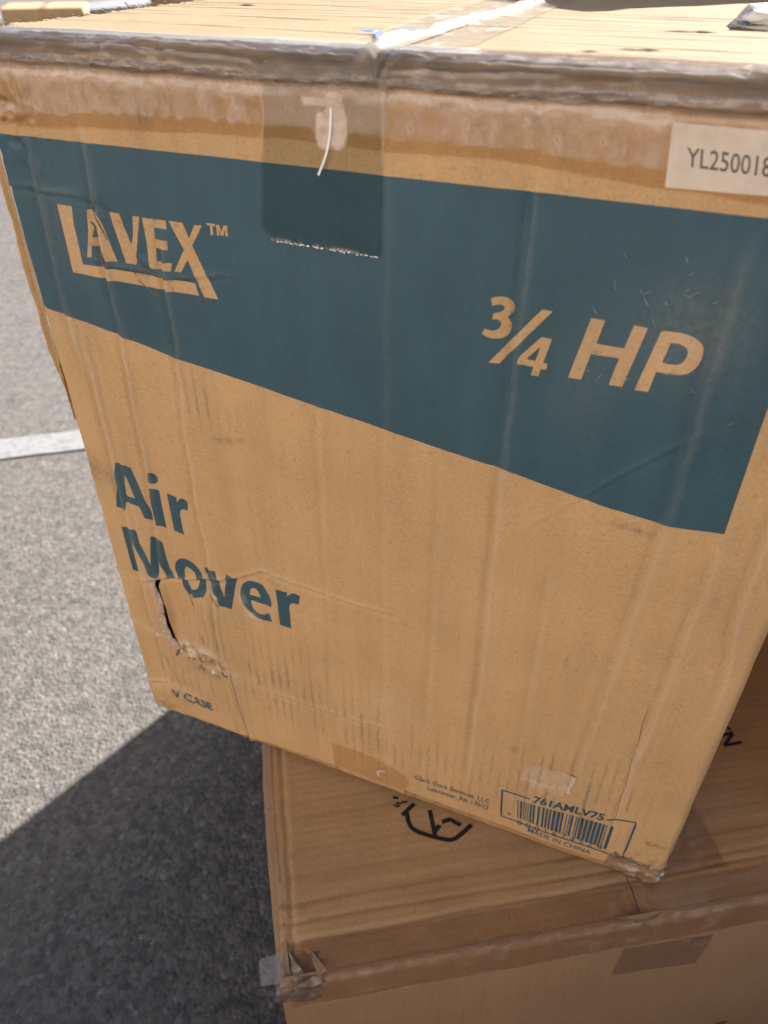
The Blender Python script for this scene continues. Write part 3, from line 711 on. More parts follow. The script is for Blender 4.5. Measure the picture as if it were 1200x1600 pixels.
def build_tear():
    # torn paper edges standing up beside the slit, and crushed liner at its foot
    fp = FP[0]
    L = [(37.0, 187.5), (36, 181), (39.4, 168), (40.4, 158), (38.6, 145), (39.4, 128), (44, 113), (50, 106)]
    Rr = [(41.5, 188), (40.8, 178), (43.0, 168.5), (45.0, 160), (42.6, 144), (43.6, 128), (48.5, 113), (53, 107)]
    n = 60; t = np.linspace(0, 1, n)
    l = np.stack([np.interp(t, np.linspace(0, 1, len(L)), [p[i] for p in L]) for i in (0, 1)], 1)
    r = np.stack([np.interp(t, np.linspace(0, 1, len(Rr)), [p[i] for p in Rr]) for i in (0, 1)], 1)
    s = np.linspace(0, 1, 7)
    uv = l[:, None] * (1 - s)[None, :, None] + r[:, None] * s[None, :, None]
    uv = uv + (1.5 * fbm(uv[..., 1] / 5, s[None] * 1.2 + 0 * uv[..., 0], 5, 4))[..., None] * np.array([1, .2])
    off = .6 + 1.3 * (1 + 1.0 * fbm(uv[..., 1] / 7, uv[..., 0] / 3, 6, 3)) - 2.5 * s[None] ** 2
    p = front(uv[..., 0], uv[..., 1], off)
    o = grid_obj('torn_edge', p[..., 0], p[..., 1], p[..., 2], M['ply'], fp); o["label"] = "pale torn paper edge of the slit"
    rnd = random.Random(3)
    for k in range(9):
        cu, cv = rnd.gauss(73, 12), 0
        cv = 104 - (cu - 58) * .45 + rnd.gauss(0, 3.5)
        a = rnd.uniform(0, 6.3); ln = rnd.uniform(3, 9); wd = rnd.uniform(1.5, 4)
        s, t = np.meshgrid(np.linspace(-.5, .5, 6), np.linspace(-.5, .5, 5), indexing='ij')
        u = cu + math.cos(a) * s * ln - math.sin(a) * t * wd * (1 - abs(s)); v = cv + math.sin(a) * s * ln + math.cos(a) * t * wd * (1 - abs(s))
        p = front(u, v, .6 + rnd.uniform(1, 3.4) * (s + .5) ** 2 + .6 * fbm(s * 3 + k, t * 3, k, 2))
        grid_obj('paper_shred', p[..., 0], p[..., 1], p[..., 2], M['ply' if k % 4 else 'dark'], fp)
    s, t = np.meshgrid(np.linspace(0, 1, 46), np.linspace(0, 1, 40), indexing='ij')
    u = 54 + 42 * s; v = 118 - 18 * s - 26 * t
    cn = fbm(u / 9, v / 5, 25, 4)
    p = front(u, v, .5 + 3.4 * np.abs(cn) * np.sin(np.pi * t) + 2.0 * sstep(.5, 1, t) * (1 + fbm(u / 6, v * 0, 26, 3)))
    msk = (fbm(s * 5, t * 3, 27, 3) + 1.15 - 2.1 * np.hypot((s - .5), (t - .45) * 1.1)) > 0
    o = grid_obj('crumpled_flap', p[..., 0], p[..., 1], p[..., 2], M['kraft'], fp, {'dirt_shade': .75 * sstep(.1, .5, -cn) + .35 * sstep(.6, 1, t), 'pale': .9 * sstep(.1, .45, cn), 'streak': .5 + 0 * u}, keep=msk)  # tone follows the crumple noise, darker and paler folds
    o["label"] = "crumpled flap at the foot of the tear"
    # hairline split down the right of the barcode
    strokes('split', [([(437.3, 206), (436.6, 190), (438.4, 170), (437.4, 150), (439, 120), (438.2, 100), (439.4, 88), (438.6, 60), (439.6, 46)], .35)], .5, M['dark'], fp, front, .2)
    for ln in [([(66, 499), (68, 492), (66.5, 487), (69, 478), (71, 470)], .7), ([(61, 480), (64, 474), (63.5, 468), (66.5, 462), (66.5, 455)], .8), ([(84, 455), (88, 448), (95, 443), (101, 441)], .8),
                      ([(96, 190), (101, 186), (104, 178)], .7), ([(108, 196), (112, 195), (118, 197)], .6)]: strokes('split', [ln], .6, M['dark'], fp, front, .2)
    for ln in [([(70, 186), (74, 176), (76, 160), (77, 140), (80, 126)], .6), ([(28, 112), (36, 80), (46, 45), (52, 28)], .3), ([(102, 96), (106, 60), (112, 10)], .55)]: strokes('split', [ln], .6, M['dark'], fp, front, .22)
    # lifted scab of liner over the barcode
    s, t = np.meshgrid(np.linspace(0, 1, 14), np.linspace(0, 1, 10), indexing='ij')
    u = 366 + 38 * s + 3 * fbm(t * 3, s * 0, 3, 2); v = 86 + 22 * t + 6 * s + 3 * fbm(s * 4, t * 0, 4, 2)
    p = front(u, v, .25 + 1.0 * sstep(.75, 1, s) + .25 * fbm(u / 5, v / 5, 9, 2))
    grid_obj('lifted_liner', p[..., 0], p[..., 1], p[..., 2], M['kraft'], fp, {'dirt_shade': .12 + 0 * u, 'streak': .7 + 0 * u, 'pale': .25 + .5 * sstep(.85, 1, s) + .4 * sstep(.15, 0, t)})
build_tear()

# side, back and bottom panels
def build_shell():
    def wall(name, x, sign):
        yy, zz = np.meshgrid(np.linspace(RC, D, 60), np.linspace(0, HF + 10.3, 60), indexing='ij')
        b = 2.0 * np.sin(np.pi * yy / D) * np.sin(np.pi * zz / HF).clip(0) + .6 * fbm(yy / 50, zz / 90, 71, 3)
        b = b * sstep(RC, RC + 25, yy)
        return grid_obj(name, x + sign * b, yy, zz, M['kraft'], up)
    wall('side_panel', 0, -1); wall('side_panel', W, 1)
    xx, zz = np.meshgrid(np.linspace(0, W, 40), np.linspace(0, HF + 10.3, 40), indexing='ij')
    grid_obj('back_panel', xx, D + 2 * np.sin(np.pi * xx / W) * np.sin(np.pi * zz / HF).clip(0), zz, M['kraft'], up)
    xx, yy = np.meshgrid(np.linspace(1, W - 1, 30), np.linspace(5.5, D, 30), indexing='ij')
    grid_obj('bottom_panel', xx, yy, 0 * xx + .2, M['kraft_top'], up)
    # raw corrugated edge of the glued joint showing down the left corner
    z = np.linspace(330, 545, 120); t = np.linspace(0, 1, 9)
    Zg, T = np.meshgrid(z, t, indexing='ij')
    wdt = 8.5 * sstep(330, 400, Zg) + 1.5 * fbm(Zg / 18, T * 0, 81, 3)
    x = 1.5 - wdt * T; y = 3.0 + 2.2 * T - 2.6 * np.exp(-((T - .12) / .12) ** 2) - 2.4 * np.exp(-((T - .95) / .16) ** 2) + 1.6 * np.exp(-((T - .5) / .22) ** 2) + .5 * fbm(Zg / 6, T * 3, 82, 2)
    grid_obj('glue_flap', x, y, Zg, M['kraft'], up, {'dirt_shade': .5 * np.exp(-((T - .5) / .22) ** 2), 'pale': .05 + .1 * fbm(Zg / 5, T * 4, 5, 2), 'streak': 0 * T})  # groove between the two ridges drawn darker
build_shell()

# top flaps with a rolled front edge
TL_ = [(60.3, 131.7), (101, 69.8), (330, 219), (337, 180), (341, 149), (152, 236), (165, 203), (191, 141)]
TOP_LINES = [(36, .020, .5, 1.3), (70, -.012, .9, 1.6), (98, .03, .55, 1.2), (128, .0, 1.0, 1.6), (149, .0, .8, 1.3), (163, -.01, .5, 1.2), (181, .0, 1.0, 1.5), (206, .012, .9, 1.6), (221, .0, 1.3, 1.7), (236, -.02, .7, 1.4),
             (262, .01, .9, 1.6), (290, -.01, .8, 1.6), (325, .01, 1.0, 1.8), (370, 0, .9, 1.8), (410, .01, .9, 2), (455, 0, 1, 2)]
def top_profile(t):
    """t in mm along the section from the front face over the roll to the back: (y, z)"""
    ys = [0.8, -1.2, -2.2, -1.0, 2.0, 6.5, 12, 20, D]
    zs = [559.5, 561.5, 564.5, 567.4, 569.6, 571.4, 572.6, 573.2, 573.0]
    seg = np.concatenate([[0], np.cumsum(np.hypot(np.diff(ys), np.diff(zs)))])
    return np.interp(t, seg, ys), np.interp(t, seg, zs), seg[-1]
TLEN = top_profile(0)[2]
def top_surf(x, t, off=0.0, crump=0.0):
    y, z, _ = top_profile(t)
    roll = 1 - sstep(8, 26, t)
    n = fbm(x / 26, t / 9, 91, 3)
    z = z + roll * 1.0 * n + .5 * fbm(x / 60, y / 25, 92, 3) - roll * 1.0 * fbm(x / 70, t * 0, 95, 2)
    y = y - roll * 1.6 * fbm(x / 45, t / 12, 93, 3)
    body = 1 - roll
    for y0, sl, a, w in TOP_LINES:
        yc = y0 + 2.5 * sl * (x - 243) + 3.2 * fbm(x / 70, x * 0 + y0, 94, 3)
        f = .15 + .75 * np.clip(fbm(x / 60 + y0, x * 0, 96, 2) + .25, 0, 1)
        z = z - body * a * f * np.exp(-((y - yc) / w) ** 2) + body * .35 * a * np.exp(-((y - yc - 3) / 4) ** 2)
    z = z + 1.2 * np.sin(np.pi * np.clip(x / W, 0, 1)) * sstep(20, 200, y)
    k = np.hypot(1, 0)
    yo = np.where(t < 12, -off * (1 - t / 12) , 0); zo = off * np.clip(t / 6, 0, 1)
    return y + yo, z + zo
def build_top():
    SE = 246.0
    tt = np.concatenate([np.linspace(0, 40, 44), np.linspace(40, 300, 190)[1:], np.linspace(300, TLEN, 40)[1:]])
    for a, b, sg in ((-4.0, SE - 1.2, 0), (SE + 1.2, W + 3, 1)):
        xs = np.linspace(a, b, 130)
        X, T = np.meshgrid(xs, tt, indexing='ij')
        Y, Zz = top_surf(X, T)
        if sg == 0:                       # frayed outer edge at the left
            e = 1 - sstep(a, a + 6, X)
            X = X + e * 2.6 * fbm(Y / 4, Y * 0, 97, 4)
            Zz = Zz + e * 1.4 * fbm(Y / 5, Y * 0, 98, 4)
        dirt_shade = .10 * sstep(.1, .6, fbm(X / 50, Y / 30, 99, 3))
        for cx, cy, sx, sy in ((331, 44, 4, 1.0), (348, 58, 6, .9), (355, 60, 5, .9), (362, 138, 9, 1.0), (374, 140, 6, .9), (60, 200, 5, 1.2)):  # small tears, their dark insides painted into the colour
            g = np.exp(-(((X - cx) / sx) ** 2 + ((Y - cy) / sy) ** 2)); dirt_shade = dirt_shade + .9 * g; Zz = Zz - 1.5 * g + 1.0 * np.exp(-(((X - cx) / sx) ** 2 + ((Y - cy - 3 * sy) / sy) ** 2))
        for y0, sl, aa, w in TOP_LINES:
            yc = y0 + 2.5 * sl * (X - 243) + 3.2 * fbm(X / 70, X * 0 + y0, 94, 3)
            dirt_shade = dirt_shade + .14 * np.clip(fbm(X / 60 + y0, X * 0, 96, 2) + .4, 0, 1) * np.exp(-((Y - yc) / (w * .8)) ** 2)  # grooves drawn darker along their length
        grid_obj('flap', X, Y, Zz, M['kraft_top'], up, {'dirt_shade': dirt_shade, 'streak': 0 * X, 'pale': .06 * fbm(X / 14, Y / 8, 100, 3)})
build_top()
def build_fray():
    # loose fibres along the torn left edge of the flap
    rr = np.random.RandomState(21); vs, fs = [], []
    for k in range(260):
        y = rr.uniform(2, 330); x0 = -3 + rr.normal(0, 1.5); a = rr.uniform(2.2, 4.4); L = rr.uniform(1.5, 5.5); up_ = rr.uniform(-.2, .9)
        z0 = 574.0 + rr.uniform(-1, .8); w = rr.uniform(.12, .3)
        p0 = np.array([x0 + 2, y, z0]); p1 = p0 + np.array([math.cos(a) * L * .6, math.sin(a) * L * .5, up_ * L * .5]); p2 = p1 + np.array([math.cos(a + rr.normal(0, .8)) * L * .5, math.sin(a) * L * .5, (up_ - .4) * L * .4])
        i = len(vs)
        for p in (p0, p1, p2): vs += [p + (0, w, w), p - (0, w, w)]
        fs += [(i, i + 1, i + 3, i + 2), (i + 2, i + 3, i + 5, i + 4)]
    o = mesh_obj('frayed_fibre', vs, fs, M['kraft_top'], up, False); o["kind"] = "stuff"
build_fray()

def build_tapes():
    # film wrapped over the whole front edge: 33 mm down the front, over the roll, 22 mm onto the top
    xs = np.linspace(0, W, 420)
    vt = np.interp(xs, [0, 178, 248, 319, 379, 421, 487], [528, 535, 534, 534, 529.5, 526, 524]) + 1.0 * fbm(xs / 25, xs * 0, 111, 3)
    A = np.linspace(0, 1, 34)                    # up the front
    Bt = np.linspace(1.5, 46, 64)                # over the roll, section mm
    X1, S1 = np.meshgrid(xs, A, indexing='ij')
    V1 = vt[:, None] * (1 - S1) + 558.0 * S1
    P1 = front(X1, V1, .75)
    near = sstep(.55, 1, S1)
    P1[..., 1] -= near * (1.0 + 1.6 * fbm(X1 / 12, S1 * 3, 112, 4))
    lines = fbm(X1 / 3.2, V1 / 30, 113, 3)
    wav = 5.5 + 1.8 * fbm(X1 / 5, X1 * 0, 114, 4) + 2.2 * fbm(X1 / 70, X1 * 0, 110, 2)
    h1 = sstep(0, 1.2, V1 - vt[:, None] - wav) * (.60 + .40 * fbm(X1 / 6, V1 / 5, 115, 4))
    gaps = sstep(.18, .34, fbm(X1 / 9 + V1 / 40, V1 / 26, 116, 3)) * (.35 + .65 * sstep(330, 0, np.abs(X1 - 10)))
    h1 = h1 * (1 - .85 * gaps) + .9 * near ** 2 + .45 * sstep(.35, .5, lines) * sstep(.2, .5, S1)
    h1 = h1 * (1 - .65 * sstep(372, 378, X1) * sstep(528, 531, V1))
    X2, T2 = np.meshgrid(xs, Bt, indexing='ij')
    Y2, Z2 = top_surf(X2, T2, .55)
    cr = np.exp(-((T2 - 3.5) / 3.2) ** 2)
    wr = sstep(2, 8, T2) * (1 - sstep(20, 30, T2)) * 1.9 * np.abs(fbm(X2 / 13 + T2 / 20, T2 / 14, 148, 4)) * sstep(-.2, .4, fbm(X2 / 60, X2 * 0, 149, 2))
    Z2 = Z2 + wr; Y2 = Y2 - .6 * wr
    cn = fbm(X2 / 7, T2 / 3, 117, 4); cl = fbm(X2 / 38, T2 / 8, 118, 3)
    Y2 = Y2 - cr * (1.9 + 2.4 * cn + 1.5 * cl); Z2 = Z2 + cr * (.6 * cn - 1.6 * cl)
    fold = sstep(9, 14, T2) * (1 - sstep(20, 34, T2))
    Z2 = Z2 + fold * .6 * (1 + fbm(X2 / 11, T2 / 9, 119, 3))
    rg = 0
    for q, (t0, amp) in enumerate(((9.5, .9), (14.5, .7), (24, .5))):
        g = np.exp(-((T2 - t0 - 2.5 * fbm(X2 / 70, X2 * 0 + q, 128, 3)) / .8) ** 2) * sstep(-.25, .25, fbm(X2 / 50, X2 * 0 + 3 * q, 129, 3))
        Z2 = Z2 + amp * g; Y2 = Y2 - .4 * amp * g; rg = rg + g
    h2 = .8 * rg + .7 * cr + .05 + .28 * sstep(.28, .5, fbm(X2 / 8, T2 / 10, 120, 4)) + .25 * sstep(20, 30, T2)  # haze on the ridges also paints their sky reflection
    X = np.concatenate([X1, X2], 1); Y = np.concatenate([P1[..., 1], Y2], 1); Zz = np.concatenate([P1[..., 2], Z2], 1)
    o = grid_obj('edge_tape', X, Y, Zz, M['tape'], up, {'haze': np.clip(np.concatenate([h1, h2], 1), 0, 1)})
    o["label"] = "clear tape wrapped over the front top edge"
    # ragged ridge of bunched film along the very edge
    tt = np.linspace(-1, 1, 13)
    xs = np.linspace(0, W, 420)
    Xr, Tr = np.meshgrid(xs, tt, indexing='ij')
    ce = 563.0 + 1.7 * fbm(Xr / 60, Xr * 0, 121, 3) + .5 * fbm(Xr / 9, Xr * 0, 122, 3)
    hh = 1.7 + 1.2 * fbm(Xr / 26, Xr * 0, 123, 4)
    Yr = -3.2 - (1 - Tr ** 2) * (2.0 + 1.6 * fbm(Xr / 8, Tr * 1.6, 124, 4)) + 1.6 * fbm(Xr / 50, Xr * 0, 125, 2)
    Zr = ce + Tr * hh + .9 * fbm(Xr / 5, Tr * 2, 126, 3)
    o = grid_obj('bunched_tape', Xr, Yr, Zr, M['crumple'], up, {'haze': np.clip(.5 + .8 * fbm(Xr / 10, Tr * 2, 127, 4), 0, 1)})
    # seam tape: down the front, over the edge and back along the flaps
    xs = np.linspace(0, 1, 60)
    vf = np.linspace(0, 1, 60)
    S, V = np.meshgrid(xs, vf, indexing='ij')
    ub = 177.5 + (247.3 - 177.5) * S; ut = 185.3 + (249.3 - 185.3) * S
    vb = 484.3 - 1.4 * S + np.where((np.arange(60) % 2) == 0, .7, -.7)[:, None] * (1 - sstep(0, .05, V))
    vb = vb + 6.5 * np.clip((.085 - S) / .085, 0, 1)
    V1 = vb * (1 - V) + 558 * V; U1 = ub * (1 - V) + ut * V
    P1 = front(U1, V1, 1.15 + .1 * fbm(U1 / 8, V1 / 12, 131, 3))
    P1[..., 1] -= sstep(545, 558, V1) * 2.0
    h1 = .9 * (1 - sstep(.3, 1.6, V1 - vb)) * sstep(-.25, .3, fbm(U1 / 2.2, U1 * 0, 132, 2)) 
    h1 = h1 + .45 * sstep(541 - 2, 543, V1 + 2.2 * fbm(U1 / 10, U1 * 0, 134, 4)) * (.55 + .3 * fbm(U1 / 9, V1 / 9, 130, 3))
    blob = np.exp(-(((U1 - 221) / 9) ** 4 + ((V1 - 541) / 9) ** 4)) + .9 * np.exp(-(((U1 - 224) / 5) ** 4 + ((V1 - 551) / 7) ** 4)) + .8 * np.exp(-(((U1 - 213) / 7) ** 4 + ((V1 - 553) / 2.2) ** 4))  # white glare patch painted in as haze
    h1 = h1 + 1.0 * sstep(.35, .6, blob + .35 * fbm(U1 / 6, V1 / 5, 135, 3))
    h1 = h1 + .6 * np.exp(-((S - .995) / .012) ** 2) * sstep(525, 535, V1) + .5 * np.exp(-(S / .012) ** 2) * sstep(525, 535, V1)
    tb = np.concatenate([np.linspace(1.5, 40, 34), np.linspace(40, 420, 150)[1:], np.linspace(420, TLEN - 4, 12)[1:]])
    S2, T2 = np.meshgrid(xs, tb, indexing='ij')
    X2 = 185.3 + 64 * S2 + 28 * sstep(0, 60, T2) - 8 * sstep(60, 380, T2)
    Y2, Z2 = top_surf(X2, T2, 1.0)
    y = Y2
    Y2 = Y2 - np.exp(-((T2 - 3.5) / 3.5) ** 2) * 3.2
    Z2 = Z2 + .4 * fbm(X2 / 15, y / 20, 136, 3) * sstep(12, 30, T2)
    wx = np.interp(y, [-5, 20, 65, 131, 164, 222, 368], [236, 238, 243, 246, 252, 254, 252]) + 2.5 * fbm(y / 14, y * 0, 137, 3)
    rid = np.exp(-((X2 - wx) / 4.5) ** 2) * sstep(4, 16, T2)
    Z2 = Z2 + rid * (4.2 + 1.6 * fbm(y / 30, X2 / 8, 138, 3)) + rid * .7 * fbm(y / 9, X2 / 3, 139, 3)
    h2 = .20 + .30 * sstep(.15, .7, rid) * (.5 + .9 * fbm(X2 / 2, y / 14, 147, 3)) + .25 * sstep(.2, .5, fbm(X2 / 9, y / 16, 140, 3))  # sun highlight along the wrinkle painted as haze
    X = np.concatenate([P1[..., 0], X2], 1); Y = np.concatenate([P1[..., 1], Y2], 1); Zz = np.concatenate([P1[..., 2], Z2], 1)
    o = grid_obj('seam_tape', X, Y, Zz, M['tape_ink'], up, {'haze': np.clip(np.concatenate([h1, h2], 1), 0, 1)})
    o["label"] = "clear seam tape hanging over the printed band"
    tsurf = lambda x, y, off: np.stack([x, top_surf(x, y + 8, off)[0], top_surf(x, y + 8, off)[1]], -1)
    strokes('print_sky_mark', [([(205, 74), (214, 78), (226, 52), (236, 47)], 4.0), ([(222, 90), (231, 92)], 4.0)], 4, M['blue'], o, tsurf, 1.6)  # blue print together with painted sky reflection
    rnd = random.Random(31)
    for k in range(24):  # light dashes paint the highlight on the serrated tape end
        u0 = 184 + k * 2.6 + rnd.uniform(-.5, .5)
        if rnd.random() < .2: continue
        v0 = 484.2 - 1.4 * (u0 - 178) / 70
        strokes('tape_edge_glint', [[(u0, v0 + rnd.uniform(-.3, .5)), (u0 + rnd.uniform(.9, 2.2), v0 + rnd.uniform(-.6, .3))]], rnd.uniform(.3, .8), M['sticker'], o, front, 1.5)
    # curled sliver of film on the seam tape
    strokes('tape_sliver', [([(222, 557), (221.6, 548), (220.6, 538), (218, 529), (213.5, 520)], 1.1)], 1.1, M['sticker'], o, front, 2.0, smooth=2)
    # pieces along the bottom edge
    h = lambda u, v, s, t: np.clip(.12 + .6 * sstep(.25, .5, fbm(u / 12, v / 4, 142, 3)), 0, 1)
    p = patch('bottom_tape', [(104, 10), (205, 13), (208, .6), (104, .6)], 60, 10, .5, M['tape_dark'], up, {'haze': h})
    patch('bottom_tape', [(268, 14), (462, 13), (470, .6), (266, .6)], 90, 10, .5, M['tape_dark'], up, {'haze': h})
    q = patch('bottom_tape', [(198.5, 46.4), (239, 47.5), (272, 33), (268, .8)], 30, 24, .6, M['tape_dark'], up, {'haze': lambda u, v, s, t: .05 + 0 * u}) if False else None
    # seam strip end, five-sided
    poly = [(198.5, 46.4), (239, 47.5), (252, 43), (272, 34), (268, .8), (200.4, .8)]
    pts = resample(poly, 3); e = [(i, (i + 1) % len(pts)) for i in range(len(pts))]
    for gu in np.arange(200, 272, 3.):
        for gv in np.arange(2, 47, 3.): pts.append((gu, gv))
    vo, _, fo, *_ = delaunay_2d_cdt([Vector(p) for p in pts], e, [], 0, 1e-4)
    P = np.array([(v.x, v.y) for v in vo]); Fa = np.array(fo); c = P[Fa].mean(1); Fa = Fa[inside(poly, c[:, 0], c[:, 1])]
    o = mesh_obj('bottom_tape', front(P[:, 0], P[:, 1], .8), Fa, M['tape_dark'], up, True, {'haze': .06 + .5 * (np.abs(P[:, 1] - 12) < 2.2)})
    o["label"] = "brown looking end of the bottom seam tape"
    strokes('tape_sliver', [([(244, 22), (242, 28), (246, 32), (250, 31)], 1.0)], 1.0, M['sticker'], o, front, 1.2, smooth=2)
    # film over the bottom right corner
    h = lambda u, v, s, t: np.clip(.15 + .9 * fbm(u / 7, v / 6, 144, 4), 0, 1)
    o = patch('corner_tape', [(444, 30), (W + 2.5, 34), (W + 2.5, .6), (440, .6)], 40, 30, 1.0, M['crumple'], up, {'haze': h}, surf=lambda u, v, off: front(u, v, off + .3 * fbm(u / 9, v / 7, 145, 3)))
    # bottom left corner scrap hanging down
    s, t = np.meshgrid(np.linspace(0, 1, 12), np.linspace(0, 1, 16), indexing='ij')
    X = -3.5 + 9 * s * (1 - .5 * t) + 2.5 * t; Zz = 32 - 42 * t + 4 * s; Y = 4 + 5 * s + 1.5 * fbm(s * 3, t * 4, 146, 3) + 3 * t
    grid_obj('corner_scrap', X, Y, Zz, M['ply'], up)
    # crumpled bit of film on the top
    rr = np.random.RandomState(5)
    bm = bmesh.new(); bmesh.ops.create_icosphere(bm, subdivisions=2, radius=1)
    V = np.array([v.co[:] for v in bm.verts]); Fb = [tuple(v.index for v in f.verts) for f in bm.faces]; bm.free()
    V = V * (1 + .45 * (rr.rand(len(V), 1) - .5)) * np.array([17, 13, 7]) + np.array([402, 178, 578])
    mesh_obj('film_wad', V, Fb, M['wad'], up, False, {'haze': .5 + .5 * rr.rand(len(V))})
build_tapes()

# ------------------------------------------------------------------ lower carton
LOW_YAW = R(9.5)
LX, LY = -.07674, .23491
LW, LD, LH = 600.0, 710.0, ZB * 1000
low = empty("carton", (LX, LY, 0), LOW_YAW)
tag(low, "lower brown carton with black recycling mark, under the printed carton", "carton", None)
LOWL = [(33, .01, 1.2, 2.2), (44, -.005, .9, 2.0), (62, .006, 1.4, 2.4), (83, .0, .8, 2.2), (108, -.01, .6, 2.5), (135, .004, .7, 2.5), (150, 0, .6, 2)]
def low_top(x, y, off=0.0):
    x = np.asarray(x, float); y = np.asarray(y, float)
    z = 0 * x
    for y0, sl, a, w in LOWL:
        yc = y0 + sl * (x - 200) + 2.0 * fbm(x / 80, x * 0 + y0, 151, 3)
        z = z - a * (.6 + .6 * np.clip(fbm(x / 70 + y0, x * 0, 152, 2) + .3, 0, 1)) * np.exp(-((y - yc) / w) ** 2)
    z = z - .5 - .5 * fbm(x / 60, y / 30, 153, 3)
    dx = x - 12.5 - 1.5 * fbm(y / 20, y * 0, 154, 3)
    z = z - 1.4 * np.exp(-(dx / 2.6) ** 2) * sstep(-5, 30, y) - 2.5 * np.clip((14 - x) / 20, 0, 1) ** 1.5
    r = np.exp(-((x - 8) / 16) ** 2 - ((y - 10) / 14) ** 2); z = z + r * (3.0 * fbm(x / 6, y / 6, 155, 3) - 3)
    r = np.exp(-((x - 284) / 12) ** 2 - ((y - 6) / 14) ** 2); z = z + r * (2.0 * fbm(x / 5, y / 7, 156, 3) - 3.5)
    z = np.minimum(z, -.15)
    return np.stack([x, y, LH + z + off], -1)
def low_front(x, z, off=0.0):
    """z measured down from the top edge (negative)"""
    x = np.asarray(x, float); z = np.asarray(z, float)
    d = 1.5 * np.sin(np.pi * np.clip(x / LW, 0, 1)) * sstep(0, -200, z) + .6 * fbm(x / 50, z / 70, 161, 3)
    d = d - 3.5 * np.clip((z + 6) / 6, 0, 1) ** 2
    return np.stack([x, -d - off, LH + z], -1)
def build_lower():
    RL = 7.0
    # left flap and right flap meet at the seam
    seam = 286.0
    ys = np.concatenate([np.linspace(2.5, 60, 50), np.linspace(60, LD, 150)[1:]])
    top = []
    for a, b in ((2.0, seam - .35), (seam + .35, LW - 2)):
        xs = np.concatenate([np.linspace(a, a + 30, 26), np.linspace(a + 30, b - 12, 80)[1:], np.linspace(b - 12, b, 10)[1:]])
        X, Y = np.meshgrid(xs, ys, indexing='ij')
        p = low_top(X, Y)
        dirt_shade = .10 * sstep(.1, .6, fbm(X / 70, Y / 20, 171, 3))
        for y0, sl, aa, w in LOWL:
            yc = y0 + sl * (X - 200) + 2.0 * fbm(X / 80, X * 0 + y0, 151, 3)
            dirt_shade = dirt_shade + .12 * np.clip(fbm(X / 40 + y0, X * 0, 173, 2) + .2, 0, 1) * np.exp(-((Y - yc + 2) / 2.2) ** 2)  # one side of each groove drawn darker
        for k, (cx, cy) in enumerate(((14, 150), (15, 128), (13, 118), (16, 100), (18, 82), (14, 62), (22, 55), (30, 45))):
            dirt_shade = dirt_shade + .5 * np.exp(-((X - cx) / 5) ** 2 - ((Y - cy) / 1.8) ** 2)
        top.append(grid_obj('flap', p[..., 0], p[..., 1], p[..., 2], M['kraft_low'], low, {'dirt_shade': dirt_shade, 'streak': 0 * X, 'pale': 0 * X}))
    # walls with rounded shoulder
    X, S = np.meshgrid(np.linspace(0, LW, 160), np.concatenate([np.linspace(0, 1, 8), np.linspace(1, 14, 60)[1:]]), indexing='ij')
    Zd = -np.where(S < 1, 5 * S, 5 + (S - 1) / 13 * (LH - 5.5))
    p = low_front(X, Zd)
    y = p[..., 1] + np.where(S < 1, 2.8 * (1 - S) ** 2, 0)
    grid_obj('front_panel', X, y, np.maximum(p[..., 2], .5), M['kraft_lowf'], low, {'dirt_shade': .08 * sstep(.1, .6, fbm(X / 60, Zd / 60, 172, 3)), 'streak': .2 + 0 * X, 'pale': 0 * X})
    for x0, sg, nm in ((0, -1, 'side_panel'), (LW, 1, 'side_panel')):
        Y, S = np.meshgrid(np.linspace(0, LD, 120), np.concatenate([np.linspace(0, 1, 8), np.linspace(1, 10, 40)[1:]]), indexing='ij')
        Zd = -np.where(S < 1, 7 * S, 7 + (S - 1) / 9 * (LH - 7.5))
        sag = 3.2 * np.where(S < 1, (1 - S), 0) ** 2
        out = 5.5 * np.sin(np.pi * np.clip(Y / 330, 0, 1)) ** .7 * np.exp(Zd / 160) + .8 * fbm(Y / 25, Zd / 40, 174, 3)
        X = x0 + sg * (out + np.where(S < 1, -9.0 * (1 - S) ** 2, 0))
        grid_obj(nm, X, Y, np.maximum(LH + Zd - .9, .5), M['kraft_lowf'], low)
    X, Z_ = np.meshgrid(np.linspace(0, LW, 20), np.linspace(.5, LH - 1, 20), indexing='ij')
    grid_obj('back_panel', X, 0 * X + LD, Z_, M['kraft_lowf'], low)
    # print on the top
    t0 = top[0]
    rec = [[(114, 120.2), (126.5, 129.4)], [(118.8, 122), (118.4, 114), (119.6, 108.6), (122.5, 104.6), (127, 101.4), (138.3, 95.6), (147, 91.8), (151, 91.0), (155, 91.6), (158.5, 93.2), (172, 101.6)], [(139.0, 121), (138.6, 96.7)], [(139.5, 101), (144.6, 106)], [(147.2, 108.4), (154.5, 109.8), (162.5, 102.8)]]
    o = strokes('recycling_mark', rec, 3.9, M['black'], t0, low_top, .3); o["label"] = "black recycling arrows"
    text_on('recycling_code', "5", (107.5, 131.2), (111.5, 127.6), (112.6, 134.6), M['black'], t0, .3, .02, low_top)
    strokes('recycling_code', [[(109, 139), (114, 137.5)], [(116, 133.5), (121, 132)]], 2.0, M['black'], t0, low_top, .3)
    N = [[(433.5, 151.5), (446, 153)], [(445.5, 152), (430, 140.5)], [(430, 140.5), (448.5, 141.5)], [(441.5, 163.5), (445.5, 156.5)]]
    strokes('lettering', N, 3.2, M['black'], top[1], low_top, .3)
    strokes('front_mark', [[(414, -273), (421, -269.5), (432, -267)], [(421, -273), (430, -270.5), (433, -270.5)]], 2.0, M['black'], low, low_front, .3)
    # tapes: along the front edge and the seam end
    xs = np.linspace(6, LW - 4, 260)
    A = np.linspace(0, 1, 16)
    X1, S1 = np.meshgrid(xs, A, indexing='ij')
